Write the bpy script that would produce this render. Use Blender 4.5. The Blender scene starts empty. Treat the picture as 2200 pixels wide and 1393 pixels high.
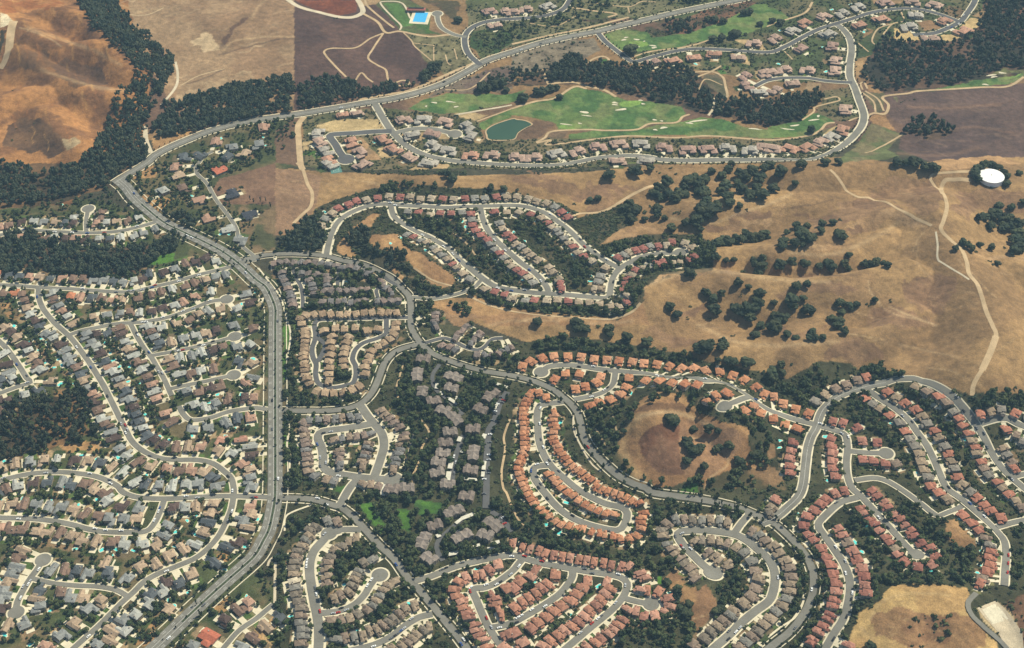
import bpy, bmesh, math, random
import numpy as np
from mathutils import Vector
rng = np.random.default_rng(7); random.seed(7)
SC = bpy.context.scene
COL = SC.collection
D2R = math.pi/180
# ------------------------------------------------------------------ survey: the photograph's own station point
CH, PITCH, FOC = 1250.0, 40*D2R, 3277.0
sp_, cp_ = math.sin(PITCH), math.cos(PITCH)

def rays(x, y):
    a = (np.asarray(x, float)-1100)/FOC; b = -(np.asarray(y, float)-696.5)/FOC
    return a, cp_+b*sp_, -sp_+b*cp_

def flat(x, y, z=0.0):
    dx, dy, dz = rays(x, y); t = (z-CH)/dz
    return dx*t, dy*t

def project(X, Y, Z):
    d = Y*cp_-(Z-CH)*sp_; u = Y*sp_+(Z-CH)*cp_
    return 1100+FOC*X/d, 696.5-FOC*u/d

CROP = {'a': 0, 'b': 550, 'c': 1100, 'd': 1650}
ROWS = {'1': 0, '2': 350, '3': 700, '4': 1043}

def pts(s):
    """'a4:10 20 30 40; f:500 600' -> survey points"""
    out = []
    for seg in s.split(';'):
        k, v = seg.strip().split(':')
        n = np.array(v.split(), float).reshape(-1, 2)
        if k == 'z': n = n/1.663+np.array([1375, 322])
        elif k != 'f':
            n = n/3.98+np.array([CROP[k[0]], ROWS[k[1]]])
        out.append(n)
    return np.vstack(out)

# ------------------------------------------------------------------ noise and terrain heights
_lat = rng.random((8, 256, 256))
def vnoise(x, y, s, k=0):
    x = np.asarray(x)/s+k*17.3; y = np.asarray(y)/s+k*7.7
    xi = np.floor(x).astype(int); yi = np.floor(y).astype(int)
    fx = x-xi; fy = y-yi; fx = fx*fx*(3-2*fx); fy = fy*fy*(3-2*fy)
    L = _lat[k % 8]
    g = lambda i, j: L[(xi+i) % 256, (yi+j) % 256]
    return (g(0, 0)*(1-fx)+g(1, 0)*fx)*(1-fy)+(g(0, 1)*(1-fx)+g(1, 1)*fx)*fy
def fbm(x, y, s, k=0, o=4):
    r = 0; a = 0.5; t = 0
    for i in range(o):
        r = r+a*vnoise(x, y, s/2**i, k+i); t += a; a *= .5
    return r/t
def sstep(a, b, v):
    t = np.clip((v-a)/(b-a), 0, 1); return t*t*(3-2*t)

STEP = 2.0
GX = np.arange(-1180, 1180+.1, STEP); GY = np.arange(820, 2720+.1, STEP)
XX, YY = np.meshgrid(GX, GY)            # [row y, col x]
def polydist(X, Y, P):
    best = np.full(X.shape, 1e9)
    for (ax, ay), (bx, by) in zip(P[:-1], P[1:]):
        dx, dy = bx-ax, by-ay; L = dx*dx+dy*dy+1e-9
        t = np.clip(((X-ax)*dx+(Y-ay)*dy)/L, 0, 1)
        best = np.minimum(best, np.hypot(X-ax-t*dx, Y-ay-t*dy))
    return best
HH = np.zeros_like(XX)
def spur(s, h, r):
    global HH
    p = pts(s); fx, fy = flat(p[:, 0], p[:, 1]); P = np.c_[fx, fy]
    x0, x1 = P[:, 0].min()-3*r, P[:, 0].max()+3*r; y0, y1 = P[:, 1].min()-3*r, P[:, 1].max()+3*r
    i0, i1 = np.searchsorted(GX, [x0, x1]); j0, j1 = np.searchsorted(GY, [y0, y1])
    sl = (slice(j0, j1), slice(i0, i1))
    w = fbm(XX[sl], YY[sl], 60, 2, 3)
    d = polydist(XX[sl], YY[sl], P)*(0.75+.5*w)
    HH[sl] = np.maximum(HH[sl], h*np.exp(-(d/r)**2)) + 0.25*np.minimum(HH[sl], h*np.exp(-(d/r)**2))
def ridge(s, h, rn, rf):
    """a crest traced where it shows, steeper (rn) on the side towards the valley in front, rf behind"""
    global HH
    p = pts(s); P = np.c_[flat(p[:, 0], p[:, 1], h)]; r = max(rn, rf)
    i0, i1 = np.searchsorted(GX, [P[:, 0].min()-3*r, P[:, 0].max()+3*r]); j0, j1 = np.searchsorted(GY, [P[:, 1].min()-3*r, P[:, 1].max()+3*r])
    sl = (slice(j0, j1), slice(i0, i1)); X, Y = XX[sl], YY[sl]; best = np.full(X.shape, 1e9); side = np.zeros(X.shape)
    for (ax, ay), (bx, by) in zip(P[:-1], P[1:]):
        dx, dy = bx-ax, by-ay; t = np.clip(((X-ax)*dx+(Y-ay)*dy)/(dx*dx+dy*dy+1e-9), 0, 1); d = np.hypot(X-ax-t*dx, Y-ay-t*dy)
        m = d < best; best[m] = d[m]; side[m] = (Y-ay-t*dy)[m]
    k = sstep(-8, 8, side); rr = rn*(1-k)+rf*k; d = best*(.82+.36*fbm(X, Y, 50, 2, 3))
    v = h*np.exp(-(d/rr)**2); old = HH[sl]; HH[sl] = np.maximum(old, v)+.2*np.minimum(old, v)
# hills upper left
ridge('a1:480 60 700 130 900 330 1040 365', 30, 34, 40)
ridge('a1:300 280 520 390 760 370 950 400 1130 580', 34, 38, 36)
ridge('a1:160 430 450 610 600 700 800 760 1000 790', 28, 34, 34)
ridge('a1:-100 860 200 790 380 780', 20, 36, 40); ridge('a1:380 930 520 1120 640 1240', 18, 30, 36)
spur('f:-60 40 20 90', 34, 70)
spur('f:470 60 560 30 620 60', 10, 60)
# hills at the right: crests of the spurs, gullies between them
ridge('z:600 75 760 58 900 50 1040 72 1160 60', 28, 44, 60)
ridge('z:200 215 330 190 480 178 620 180 770 175', 16, 34, 40)
ridge('z:480 372 580 345 680 290 780 232 900 218 1020 240', 28, 30, 44)
ridge('z:280 368 400 360 560 375 700 368 790 330 900 300', 18, 26, 30)
ridge('z:20 480 100 445 260 430 400 452 560 468 700 458 860 430 960 400', 32, 56, 26)
ridge('z:300 715 440 695 560 650 680 590 800 545 920 530', 18, 32, 36)
ridge('z:560 705 700 668 830 650 920 610 980 570', 22, 34, 24)
ridge('z:1075 180 1085 300 1160 400 1200 480 1265 600 1275 690 1230 800', 36, 60, 60)
ridge('z:1200 130 1300 120 1380 130', 18, 50, 60); ridge('z:1210 350 1300 385 1400 420', 16, 44, 50); ridge('z:1290 640 1400 560', 16, 50, 50)
ridge('z:900 640 940 560 960 520', 14, 36, 36); ridge('z:980 800 1080 740 1200 760', 12, 44, 50)
spur('f:1130 700 1290 705 1420 690', 10, 24)
ridge('f:900 385 1050 396 1250 380 1330 366', 11, 26, 40); spur('f:1290 425 1380 405', 8, 18)
# round knoll and lower right knolls
spur('f:1400 930 1440 885 1500 870 1560 900 1570 950', 34, 44)
spur('f:1440 990 1500 1000', 20, 40)
spur('f:1440 862 1500 858', 12, 22)
spur('f:1930 1320 1990 1300 2040 1340', 22, 62)
spur('f:2190 1310 2230 1340', 18, 40)
spur('f:2050 1145 2075 1155', 9, 26)
spur('f:1500 1285 1510 1300', 9, 26)
# terraces of the upper housing estate
spur('f:830 525 930 575', 12, 34)
spur('f:1000 470 1120 560 1200 620', 8, 60)
spur('f:1180 470 1290 560', 8, 50)
HH += sstep(6, 18, HH)*(fbm(XX, YY, 60, 4, 4)-.5)*5
HH += (fbm(XX, YY, 240, 1, 3)-.5)*3 + (fbm(XX, YY, 45, 5, 2)-.5)*.8

def ground(x, y):
    x = np.asarray(x, float); y = np.asarray(y, float)
    u = np.clip((x-GX[0])/STEP, 0, len(GX)-1.001); v = np.clip((y-GY[0])/STEP, 0, len(GY)-1.001)
    i = u.astype(int); j = v.astype(int); a = u-i; b = v-j
    return (HH[j, i]*(1-a)+HH[j, i+1]*a)*(1-b)+(HH[j+1, i]*(1-a)+HH[j+1, i+1]*a)*b

def at(x, y, up=0.0):
    """where the sight line through survey point x,y meets the ground (or a height above it)"""
    z = np.zeros_like(np.asarray(x, float))
    for _ in range(14):
        X, Y = flat(x, y, z); z = z+.7*(ground(X, Y)+up-z)
    X, Y = flat(x, y, z)
    return np.c_[np.atleast_1d(X), np.atleast_1d(Y)]

# ------------------------------------------------------------------ mesh + object helpers
def mesh_tri(name, V, T, mats=(), midx=None, attr=None, smooth=False):
    me = bpy.data.meshes.new(name)
    V = np.asarray(V, np.float32); T = np.asarray(T, np.int32); n = T.shape[1]
    me.vertices.add(len(V)); me.vertices.foreach_set('co', V.ravel())
    me.loops.add(T.size); me.loops.foreach_set('vertex_index', T.ravel())
    me.polygons.add(len(T)); me.polygons.foreach_set('loop_start', np.arange(0, T.size, n, dtype=np.int32))
    if midx is not None: me.polygons.foreach_set('material_index', np.asarray(midx, np.int32))
    me.polygons.foreach_set('use_smooth', np.full(len(T), bool(smooth)))
    me.update(calc_edges=True)
    if attr is not None:
        ca = me.color_attributes.new('Col', 'FLOAT_COLOR', 'POINT')
        ca.data.foreach_set('color', np.asarray(attr, np.float32).ravel())
    for m in mats: me.materials.append(m)
    return me

def link(name, data, parent=None, loc=None, rz=None):
    o = bpy.data.objects.new(name, data); COL.objects.link(o)
    if parent is not None: o.parent = parent
    if loc is not None: o.location = loc
    if rz is not None: o.rotation_euler = (0, 0, rz)
    return o
def tag(o, label=None, cat=None, group=None, kind=None):
    if label: o['label'] = label
    if cat: o['category'] = cat
    if group: o['group'] = group
    if kind: o['kind'] = kind
    return o

class MB:
    def __init__(s): s.v = []; s.t = []; s.m = []; s.n = 0
    def add(s, V, F, m=0):
        for f in F:
            for k in range(1, len(f)-1):
                s.t.append((f[0]+s.n, f[k]+s.n, f[k+1]+s.n)); s.m.append(m)
        s.v += [tuple(p) for p in V]; s.n += len(V); return s
    def box(s, cx, cy, w, d, z0, z1, m=0, bottom=False):
        x0, x1, y0, y1 = cx-w/2, cx+w/2, cy-d/2, cy+d/2
        V = [(x0, y0, z0), (x1, y0, z0), (x1, y1, z0), (x0, y1, z0), (x0, y0, z1), (x1, y0, z1), (x1, y1, z1), (x0, y1, z1)]
        F = [(4, 5, 6, 7), (0, 1, 5, 4), (1, 2, 6, 5), (2, 3, 7, 6), (3, 0, 4, 7)]
        if bottom: F.append((3, 2, 1, 0))
        return s.add(V, F, m)
    def cyl(s, cx, cy, r0, r1, z0, z1, n=12, m=0, cap=True):
        V = [(cx+r*math.cos(2*math.pi*i/n), cy+r*math.sin(2*math.pi*i/n), z) for r, z in ((r0, z0), (r1, z1)) for i in range(n)]
        F = [(i, (i+1) % n, n+(i+1) % n, n+i) for i in range(n)]
        if cap: F.append(tuple(range(n, 2*n)))
        return s.add(V, F, m)
    def mesh(s, name, mats, smooth=False): return mesh_tri(name, s.v, s.t, mats, s.m, smooth=smooth)

# ------------------------------------------------------------------ materials
def nodes(name):
    m = bpy.data.materials.new(name); m.use_nodes = True
    nt = m.node_tree; b = nt.nodes['Principled BSDF']; b.inputs['Roughness'].default_value = .9
    b.inputs['Specular IOR Level'].default_value = .2
    return m, nt, b
def mix(nt, kind, f, a, b):
    n = nt.nodes.new('ShaderNodeMix'); n.data_type = 'RGBA'; n.blend_type = kind
    for sock, v in ((n.inputs[0], f), (n.inputs[6], a), (n.inputs[7], b)):
        if hasattr(v, 'node'): nt.links.new(v, sock)
        elif isinstance(v, (int, float)): sock.default_value = v if sock.type == 'VALUE' else (v, v, v, 1)
        else: sock.default_value = (*v, 1)
    return n.outputs[2]
def noise(nt, scale, detail=4, coord='pos'):
    n = nt.nodes.new('ShaderNodeTexNoise'); n.inputs['Scale'].default_value = scale; n.inputs['Detail'].default_value = detail
    if coord == 'pos':
        g = nt.nodes.new('ShaderNodeNewGeometry'); nt.links.new(g.outputs['Position'], n.inputs['Vector'])
    else:
        g = nt.nodes.new('ShaderNodeTexCoord'); nt.links.new(g.outputs['Object'], n.inputs['Vector'])
    return n.outputs['Fac']
def ramp(nt, src, lo, hi, a=.3, b=.7):
    r = nt.nodes.new('ShaderNodeMapRange'); nt.links.new(src, r.inputs[0])
    for i, v in enumerate((a, b, lo, hi)): r.inputs[i+1].default_value = v
    return r.outputs[0]
def bump(nt, b, src, st, dist):
    n = nt.nodes.new('ShaderNodeBump'); n.inputs['Strength'].default_value = st; n.inputs['Distance'].default_value = dist
    nt.links.new(src, n.inputs['Height']); nt.links.new(n.outputs[0], b.inputs['Normal'])
def mottled(name, col, scale=.2, amt=.25, fine=1.5, famt=.15, rough=.9):
    m, nt, b = nodes(name)
    c = mix(nt, 'MULTIPLY', 1.0, col, ramp(nt, noise(nt, scale), 1-amt, 1+amt))
    c = mix(nt, 'MULTIPLY', 1.0, c, ramp(nt, noise(nt, fine), 1-famt, 1+famt))
    nt.links.new(c, b.inputs['Base Color']); b.inputs['Roughness'].default_value = rough
    return m
def objcol(name, scale=.6, amt=.2, rough=.85, fine=3.0):
    m, nt, b = nodes(name); oi = nt.nodes.new('ShaderNodeObjectInfo')
    c = mix(nt, 'MULTIPLY', 1.0, oi.outputs['Color'], ramp(nt, noise(nt, scale), 1-amt, 1+amt))
    c = mix(nt, 'MULTIPLY', 1.0, c, ramp(nt, noise(nt, fine), 1-amt, 1+amt))
    nt.links.new(c, b.inputs['Base Color']); b.inputs['Roughness'].default_value = rough
    return m
def attrcol(name, amt=.2, scale=.6, rough=.9):
    m, nt, b = nodes(name); a = nt.nodes.new('ShaderNodeAttribute'); a.attribute_name = 'Col'
    c = mix(nt, 'MULTIPLY', 1.0, a.outputs['Color'], ramp(nt, noise(nt, scale), 1-amt, 1+amt))
    nt.links.new(c, b.inputs['Base Color']); b.inputs['Roughness'].default_value = rough
    return m
def foliage(name, c0, c1):
    m, nt, b = nodes(name)
    oi = nt.nodes.new('ShaderNodeObjectInfo')
    c = mix(nt, 'MIX', ramp(nt, noise(nt, .09, 3), 0, 1, .38, .66), c0, c1)
    c = mix(nt, 'MULTIPLY', 1.0, c, ramp(nt, noise(nt, .55, 3), .55, 1.5))
    c = mix(nt, 'MULTIPLY', 1.0, c, ramp(nt, oi.outputs['Random'], .75, 1.25, 0, 1))
    nt.links.new(c, b.inputs['Base Color']); b.inputs['Roughness'].default_value = .8
    return m
M = {}
M['asphalt'] = mottled('asphalt', (.190, .178, .148), .05, .16, .6, .08)
M['asphalt_new'] = mottled('asphalt_new', (.105, .102, .100), .05, .15, .6, .08)
M['concrete'] = mottled('concrete', (.66, .58, .41), .08, .14, 1.2, .12)
M['dirt'] = mottled('dirt', (.47, .335, .19), .06, .2, .8, .15)
M['dirt_pale'] = mottled('dirt_pale', (.56, .47, .33), .06, .15, .8, .12)
M['paint'] = mottled('paint', (.75, .73, .66), .5, .1)
M['sand'] = mottled('sand', (.62, .55, .40), .3, .12)
M['roof'] = objcol('roof', .5, .22, .85, 2.2)
M['stucco'] = objcol('stucco', .8, .1)
M['glass'] = mottled('window_glass', (.03, .035, .04), 1, .2, rough=.15)
M['garage'] = mottled('garage_paint', (.6, .56, .48), 1, .1)
M['chimney'] = mottled('chimney_render', (.4, .32, .25), 1, .1)
M['white'] = mottled('white_roofing', (.62, .58, .47), .3, .12)
M['tank'] = mottled('tank_paint', (.88, .87, .83), .2, .04, rough=.5)
M['bark'] = mottled('bark', (.13, .09, .06), 1, .3)
M['oak'] = foliage('oak_foliage', (.022, .034, .018), (.052, .058, .024))
M['euc'] = foliage('eucalyptus_foliage', (.026, .040, .026), (.066, .070, .036))
M['garden'] = foliage('garden_foliage', (.024, .040, .017), (.078, .090, .032))
M['street'] = foliage('street_foliage', (.022, .034, .016), (.038, .050, .020))
M['scrub'] = foliage('scrub_foliage', (.026, .036, .017), (.074, .082, .030))
M['carpaint'] = objcol('car_paint', .1, .02, .3)
M['tyre'] = mottled('tyre_rubber', (.02, .02, .02), 1, .1)
M['poolwater'] = mottled('pool_water', (.12, .66, .62), .4, .12, 1.5, .1, .1)
M['bluewater'] = mottled('lap_pool_water', (.07, .42, .74), .4, .05, 1.5, .05, .1)
m, nt, b = nodes('pond_water')
c = mix(nt, 'MIX', ramp(nt, noise(nt, .02, 3), 0, 1), (.030, .070, .042), (.042, .088, .050)); nt.links.new(c, b.inputs['Base Color'])
b.inputs['Roughness'].default_value = .45; M['pond'] = m
m, nt, b = nodes('land_cover')
a = nt.nodes.new('ShaderNodeAttribute'); a.attribute_name = 'Col'
n1 = noise(nt, .018, 6); n2 = noise(nt, .12, 5); n3 = noise(nt, .7, 4)
c = mix(nt, 'MULTIPLY', 1.0, a.outputs['Color'], ramp(nt, n1, .78, 1.22))
c = mix(nt, 'MULTIPLY', 1.0, c, ramp(nt, n2, .76, 1.24))
c = mix(nt, 'MULTIPLY', 1.0, c, ramp(nt, n3, .74, 1.26))
nt.links.new(c, b.inputs['Base Color']); bump(nt, b, n2, .6, 2.6); b.inputs['Roughness'].default_value = .95
M['ground'] = m
# ------------------------------------------------------------------ land cover, painted in ground colours, some hill light and shade included
def S(r, g, b, k=.76, des=.07):
    y = .3*r+.59*g+.11*b; r, g, b = (c+(y-c)*des for c in (r, g, b))
    f = lambda c: ((c/255+.055)/1.055)**2.4 if c > 10 else c/255/12.92
    return np.array([f(r)*k, f(g)*k, f(b)*k])
PX, PY = project(XX, YY, HH)
JX = (fbm(XX, YY, 22, 3, 3)-.5); JY = (fbm(XX, YY, 22, 6, 3)-.5)
LC = np.zeros(XX.shape+(3,)); LC[:] = S(74, 70, 52)
nz = {s: fbm(XX, YY, s, k, 4) for s, k in ((200, 0), (70, 3), (28, 5), (10, 2))}
def inside(X, Y, P):
    r = np.zeros(X.shape, bool)
    for (ax, ay), (bx, by) in zip(P, np.roll(P, -1, 0)):
        if ay == by: continue
        c = ((ay > Y) != (by > Y)) & (X < (bx-ax)*(Y-ay)/(by-ay)+ax); r ^= c
    return r
def mask_of(P, jit=0.0):
    x0, y0 = P.min(0)-jit*8-4; x1, y1 = P.max(0)+jit*8+4
    m = np.zeros(XX.shape, bool); bb = (PX > x0) & (PX < x1) & (PY > y0) & (PY < y1)
    m[bb] = inside(PX[bb]+JX[bb]*jit*14, PY[bb]+JY[bb]*jit*14, P); return m
def smooth_poly(s, n=5):
    P = pts(s); out = []
    for i in range(len(P)):
        p0, p1, p2, p3 = P[i-1], P[i], P[(i+1) % len(P)], P[(i+2) % len(P)]
        for t in np.linspace(0, 1, n, endpoint=False):
            out.append(.5*((2*p1)+(p2-p0)*t+(2*p0-5*p1+4*p2-p3)*t*t+(3*p1-p0-3*p2+p3)*t**3))
    return np.array(out)
def zone(s, c1, c2=None, ns=70, jit=1.0, lo=.42, hi=.58, sm=False):
    P = smooth_poly(s) if sm else pts(s); m = mask_of(P, jit)
    c1 = np.asarray(c1)
    if c2 is None: LC[m] = c1
    else:
        t = sstep(lo, hi, nz[ns][m])[:, None]; LC[m] = c1*(1-t)+np.asarray(c2)*t
    return m
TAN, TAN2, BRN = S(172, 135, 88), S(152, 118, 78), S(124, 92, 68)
MAUVE, MAUVE2 = S(116, 88, 70), S(100, 74, 62)
GRN, GRN2 = S(106, 130, 66), S(76, 108, 54)
SCR, SCR2 = S(62, 62, 40), S(86, 78, 54)
# backdrop of the open country
zone('f:-400 -260 2600 -260 2600 300 -400 300', TAN2, MAUVE, 200)
# residential ground left of the avenue
LEFT = zone('f:-300 440 200 430 330 470 520 545 590 600 612 700 612 1090 585 1160 540 1230 600 1260 600 1700 -300 1700', S(80, 86, 50), S(116, 102, 70), 28, 1, .45, .62)
zone('f:240 400 260 380 340 330 500 262 632 245 645 360 592 365 592 545 520 560 440 540 300 440', S(76, 82, 48), S(112, 100, 66), 28, 1, .4, .6)
# hills upper left
zone('f:-200 -80 250 -60 300 60 330 130 300 330 150 440 -200 450', S(184, 128, 74), S(140, 96, 60), 28, .5, .4, .62)
zone('a1:0 330 120 320 400 440 600 640 800 740 640 760 400 620 100 560', S(128, 92, 60), S(150, 104, 62), 28, 2)
zone('a1:440 560 560 480 900 640 930 740 760 740 560 660', S(116, 84, 60), None, 28, 2)
zone('a1:180 1030 330 1000 560 1190 540 1320 260 1330 20 1250 60 1120', S(104, 76, 54), S(126, 92, 62), 28, 2)
zone('a1:960 390 1040 370 1180 460 1060 470', S(100, 74, 52), None, 28, 1)
zone('a1:0 0 560 0 500 60 250 100 0 90', S(168, 104, 56), S(186, 126, 72), 28, 2)
zone('a1:0 110 60 120 110 200 0 240', S(226, 206, 166), None, 28, .3)
zone('a1:0 260 60 250 30 400 0 480', S(70, 62, 44), None, 28, 1)
zone('a1:540 1190 640 1170 690 1230 560 1300', S(176, 150, 110), None, 28, 1)
# open fields along the top
zone('f:250 -120 632 -120 632 250 380 240 300 110', S(170, 137, 100), S(156, 122, 88), 70, .8)
zone('a1:1600 330 1800 310 1880 430 1700 460', S(212, 180, 136), None, 28, 3)
zone('a1:1540 740 1800 690 2189 600 2189 760 1700 790 1400 960', S(186, 154, 114), S(164, 132, 96), 28, 3)
zone('a1:1890 350 2060 150 2120 140 2060 210 1960 300 1900 400', S(120, 88, 66), None, 28, 1.5)
zone('f:632 -120 800 -120 900 20 870 70 925 140 900 180 780 190 632 240', S(106, 78, 66), S(92, 68, 60), 70, .3)
zone('b1:320 0 860 0 860 100 700 140 560 110', S(136, 74, 46), S(122, 66, 44), 28, .4)
zone('b1:1260 290 1700 310 1760 330 1780 450 1880 560 1640 640 1480 560 1350 380', S(136, 126, 88), S(112, 104, 70), 10, .6)
zone('b1:970 0 1300 0 1480 90 1480 250 1600 300 1230 270 1180 190 1040 60', S(72, 98, 46), S(96, 100, 60), 28, .5)
zone('b1:1090 30 1230 30 1340 210 1260 230 1180 130', S(90, 124, 58), None, 28, .3)
zone('b1:1390 0 1720 0 1740 60 1700 180 1560 80 1470 40', S(120, 92, 70), S(88, 78, 52), 28, 1)
zone('f:1000 0 1600 -60 1600 0 1300 60 1100 100 1040 120 1010 80', S(118, 112, 78), S(92, 96, 58), 28, .8)
zone('b1:1840 270 2189 250 2189 360 2050 460 1920 500 1840 400', S(62, 82, 42), S(88, 94, 54), 28, .8)
zone('f:1300 70 1330 60 1420 45 1520 10 1650 -40 2140 -60 2110 60 1990 100 1860 60 1830 170 1700 180 1560 160 1380 135', S(78, 88, 50), S(112, 104, 70), 28, .8)
zone('c1:0 470 400 350 700 320 760 440 600 500 460 520 330 600 0 640', S(142, 126, 102), S(118, 104, 84), 10, .6)
zone('b1:1300 1000 1540 760 1700 690 2000 600 2189 560 2189 760 1900 800 1600 790 1450 850', S(112, 92, 80), S(124, 106, 86), 28, 1)
zone('f:1240 40 1420 40 1480 60 1420 85 1400 70', S(120, 90, 70), S(84, 78, 54), 28, 1)
zone('c1:1560 130 1700 60 1950 20 2100 20 2000 130 1850 220 1500 320 1300 280 1340 190', S(130, 92, 68), S(92, 74, 54), 28, 1)
# golf course
GC = [zone('b1:1300 930 1420 860 1640 800 1900 810 2189 800; c1:130 760 30 860; b1:2150 890 1750 970 1500 970', GRN, GRN2, 28, .3),
      zone('c1:0 930 230 860 440 810 520 740 640 760 800 800 1000 860 1200 870 1440 910 1490 970 1440 1040 1200 1060 1060 1110 700 1110 390 1110 380 1060 200 1010 0 990', GRN, GRN2, 28, .4),
      zone('c1:480 1150 700 1120 1060 1120 1220 1070 1480 1040 1620 1000 1800 1020 2000 1090 2189 1110; d1:0 1090 80 1060 250 1040 320 990 440 960 570 1040 480 1080 420 1150 0 1190; c1:2189 1190 1700 1160 1050 1160 500 1210', GRN, GRN2, 28, .4),
      zone('c1:780 300 900 250 1150 270 1200 320 1500 290 1800 190 2060 40 2189 30 2189 220 1900 320 1640 350 1400 410 1080 450 900 420', GRN, GRN2, 28, .4),
      zone('d1:0 60 100 90 200 170 0 220', GRN, GRN2, 28, .4),
      zone('d1:1240 770 1650 720 1900 640 2060 570 2189 590 2189 660 2050 720 1700 750 1300 790', GRN, GRN2, 28, .4),
      zone('b1:1890 1060 2189 930 2189 1010 2020 1060 1960 1110 1900 1100', GRN, GRN2, 28, .4),
      zone('d1:1080 830 1290 790 1290 850 1100 890', S(70, 104, 48), None, 28, 1)]
for s in ('c1:930 870 1080 860 1100 890 1000 915 930 905', 'c1:420 1070 560 1060 590 1090 500 1115 410 1100', 'c1:1000 360 1130 355 1160 390 1050 395', 'd1:1990 640 2120 610 2160 640 2040 680'):
    zone(s, S(128, 160, 72), None, 28, .2, sm=True)
for s in ('c1:680 530 740 530 740 560 690 560', 'c1:750 505 820 510 830 545 760 545', 'c1:1750 600 1800 600 1840 630 1780 640', 'c1:1810 560 1870 570 1860 600 1800 590', 'c1:1775 780 1810 770 1825 815 1780 815'):
    zone(s, S(78, 116, 54), None, 28, .3)
zone('c1:60 1100 200 1030 330 1040 370 1060 240 1180 0 1230; b1:2189 1230', S(128, 98, 72), S(112, 86, 64), 28, .6)
zone('c1:320 1120 480 1130 430 1200 300 1220 200 1220', S(130, 104, 78), S(112, 92, 68), 28, .6)
# estates between the golf course and the boundary road
zone('f:650 245 810 232 1030 250 1035 305 1150 300 1400 296 1700 300 1800 270 1850 280 1790 340 1600 352 1380 350 1200 366 1000 362 760 366 655 360', S(92, 92, 58), S(122, 108, 76), 28, .5)
zone('d1:480 780 740 740 800 900 780 1010 640 1040 420 980', S(96, 96, 60), S(116, 104, 72), 28, .7)
zone('c1:1640 640 1760 640 1830 700 1850 850 1700 850 1600 780', S(96, 92, 66), S(118, 104, 78), 28, .6)
for s, c in (('b1:510 1080 660 1030 900 1015 1060 1020 1120 1110 980 1130 640 1140', (206, 176, 122)), ('b1:890 1170 980 1250 860 1260 780 1240', (180, 142, 100)),
             ('b1:960 1250 1080 1370 830 1370 760 1260 860 1270', (178, 140, 98)), ('b1:1030 1280 1120 1250 1280 1310 1180 1350 1060 1350', (200, 168, 118)),
             ('b1:1210 1150 1440 1130 1660 1130 1680 1190 1420 1200 1280 1190', (190, 160, 114)), ('b1:400 1210 490 1210 510 1280 400 1290', (200, 170, 120)),
             ('b2:1300 60 1430 5 1660 10 1640 45', (196, 164, 116)), ('b1:1690 970 1850 960 1980 990 1880 1030 1720 1000', (198, 168, 118)),
             ('d1:1270 190 1390 175 1490 240 1340 270', (160, 122, 84)), ('d1:1550 50 1690 90 1650 170 1480 110', (140, 112, 78)),
             ('d1:1080 235 1240 280 1340 370 1330 395 1150 380 1080 320', (206, 174, 116)), ('d1:1480 300 1600 290 1720 160 1850 160 1810 290 1640 330 1500 370', (204, 172, 116)),
             ('d1:880 0 1160 0 1130 30 900 40', (176, 140, 98)), ('d1:1740 140 1860 60 1890 0 1860 170', (176, 142, 100)),
             ('c1:1890 340 2100 330 2180 440 2030 400', (204, 172, 122)), ('c1:1870 450 2000 470 2040 560 1870 520', (200, 170, 120)), ('c1:2070 610 2189 590 2189 690 2100 680', (200, 170, 120)),
             ('d1:720 520 820 515 800 600 770 660 720 620', (186, 148, 100)), ('d1:440 1180 560 1080 640 1070 560 1110 500 1160', (204, 174, 122)), ('d1:340 700 460 720 430 780 320 770', (180, 148, 108)),
             ('d1:850 990 1000 960 1040 1060 1100 1120 920 1080', (170, 128, 84)), ('d1:830 700 1000 790 960 800 860 780', (180, 138, 92)),
             ('f:760 -10 830 -10 810 10 770 14', (180, 146, 104))):
    zone(s, S(*c), S(*c)*.88, 28, .3)
zone('d1:780 780 1000 800 990 950 920 960 860 860', S(116, 104, 74), S(98, 92, 62), 28, .6)
zone('d1:730 1250 900 1060 1140 1140 820 1310', S(98, 110, 62), S(120, 112, 74), 28, .8)
zone('d1:620 230 760 380 900 260 1020 220 1110 100 1190 130 1170 260 1080 240 1000 400 840 500 720 500 720 380', S(70, 84, 46), S(90, 88, 56), 28, .6)
zone('f:1330 350 1460 350 1560 352 1500 365 1450 362', S(104, 112, 62), None, 28, 1)
zone('f:500 430 592 425 592 548 548 548 520 500', S(132, 108, 76), S(84, 84, 52), 28, .4)
# dark brown plain at the right
zone('f:1900 200 2010 195 2300 170 2300 350 2100 345 2000 350 1930 320 1940 270 1910 250', S(108, 84, 74), S(92, 72, 66), 70, .4)
zone('d1:1150 1140 1400 1000 1620 1140 1400 1200', S(100, 78, 60), None, 28, 2)
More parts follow.
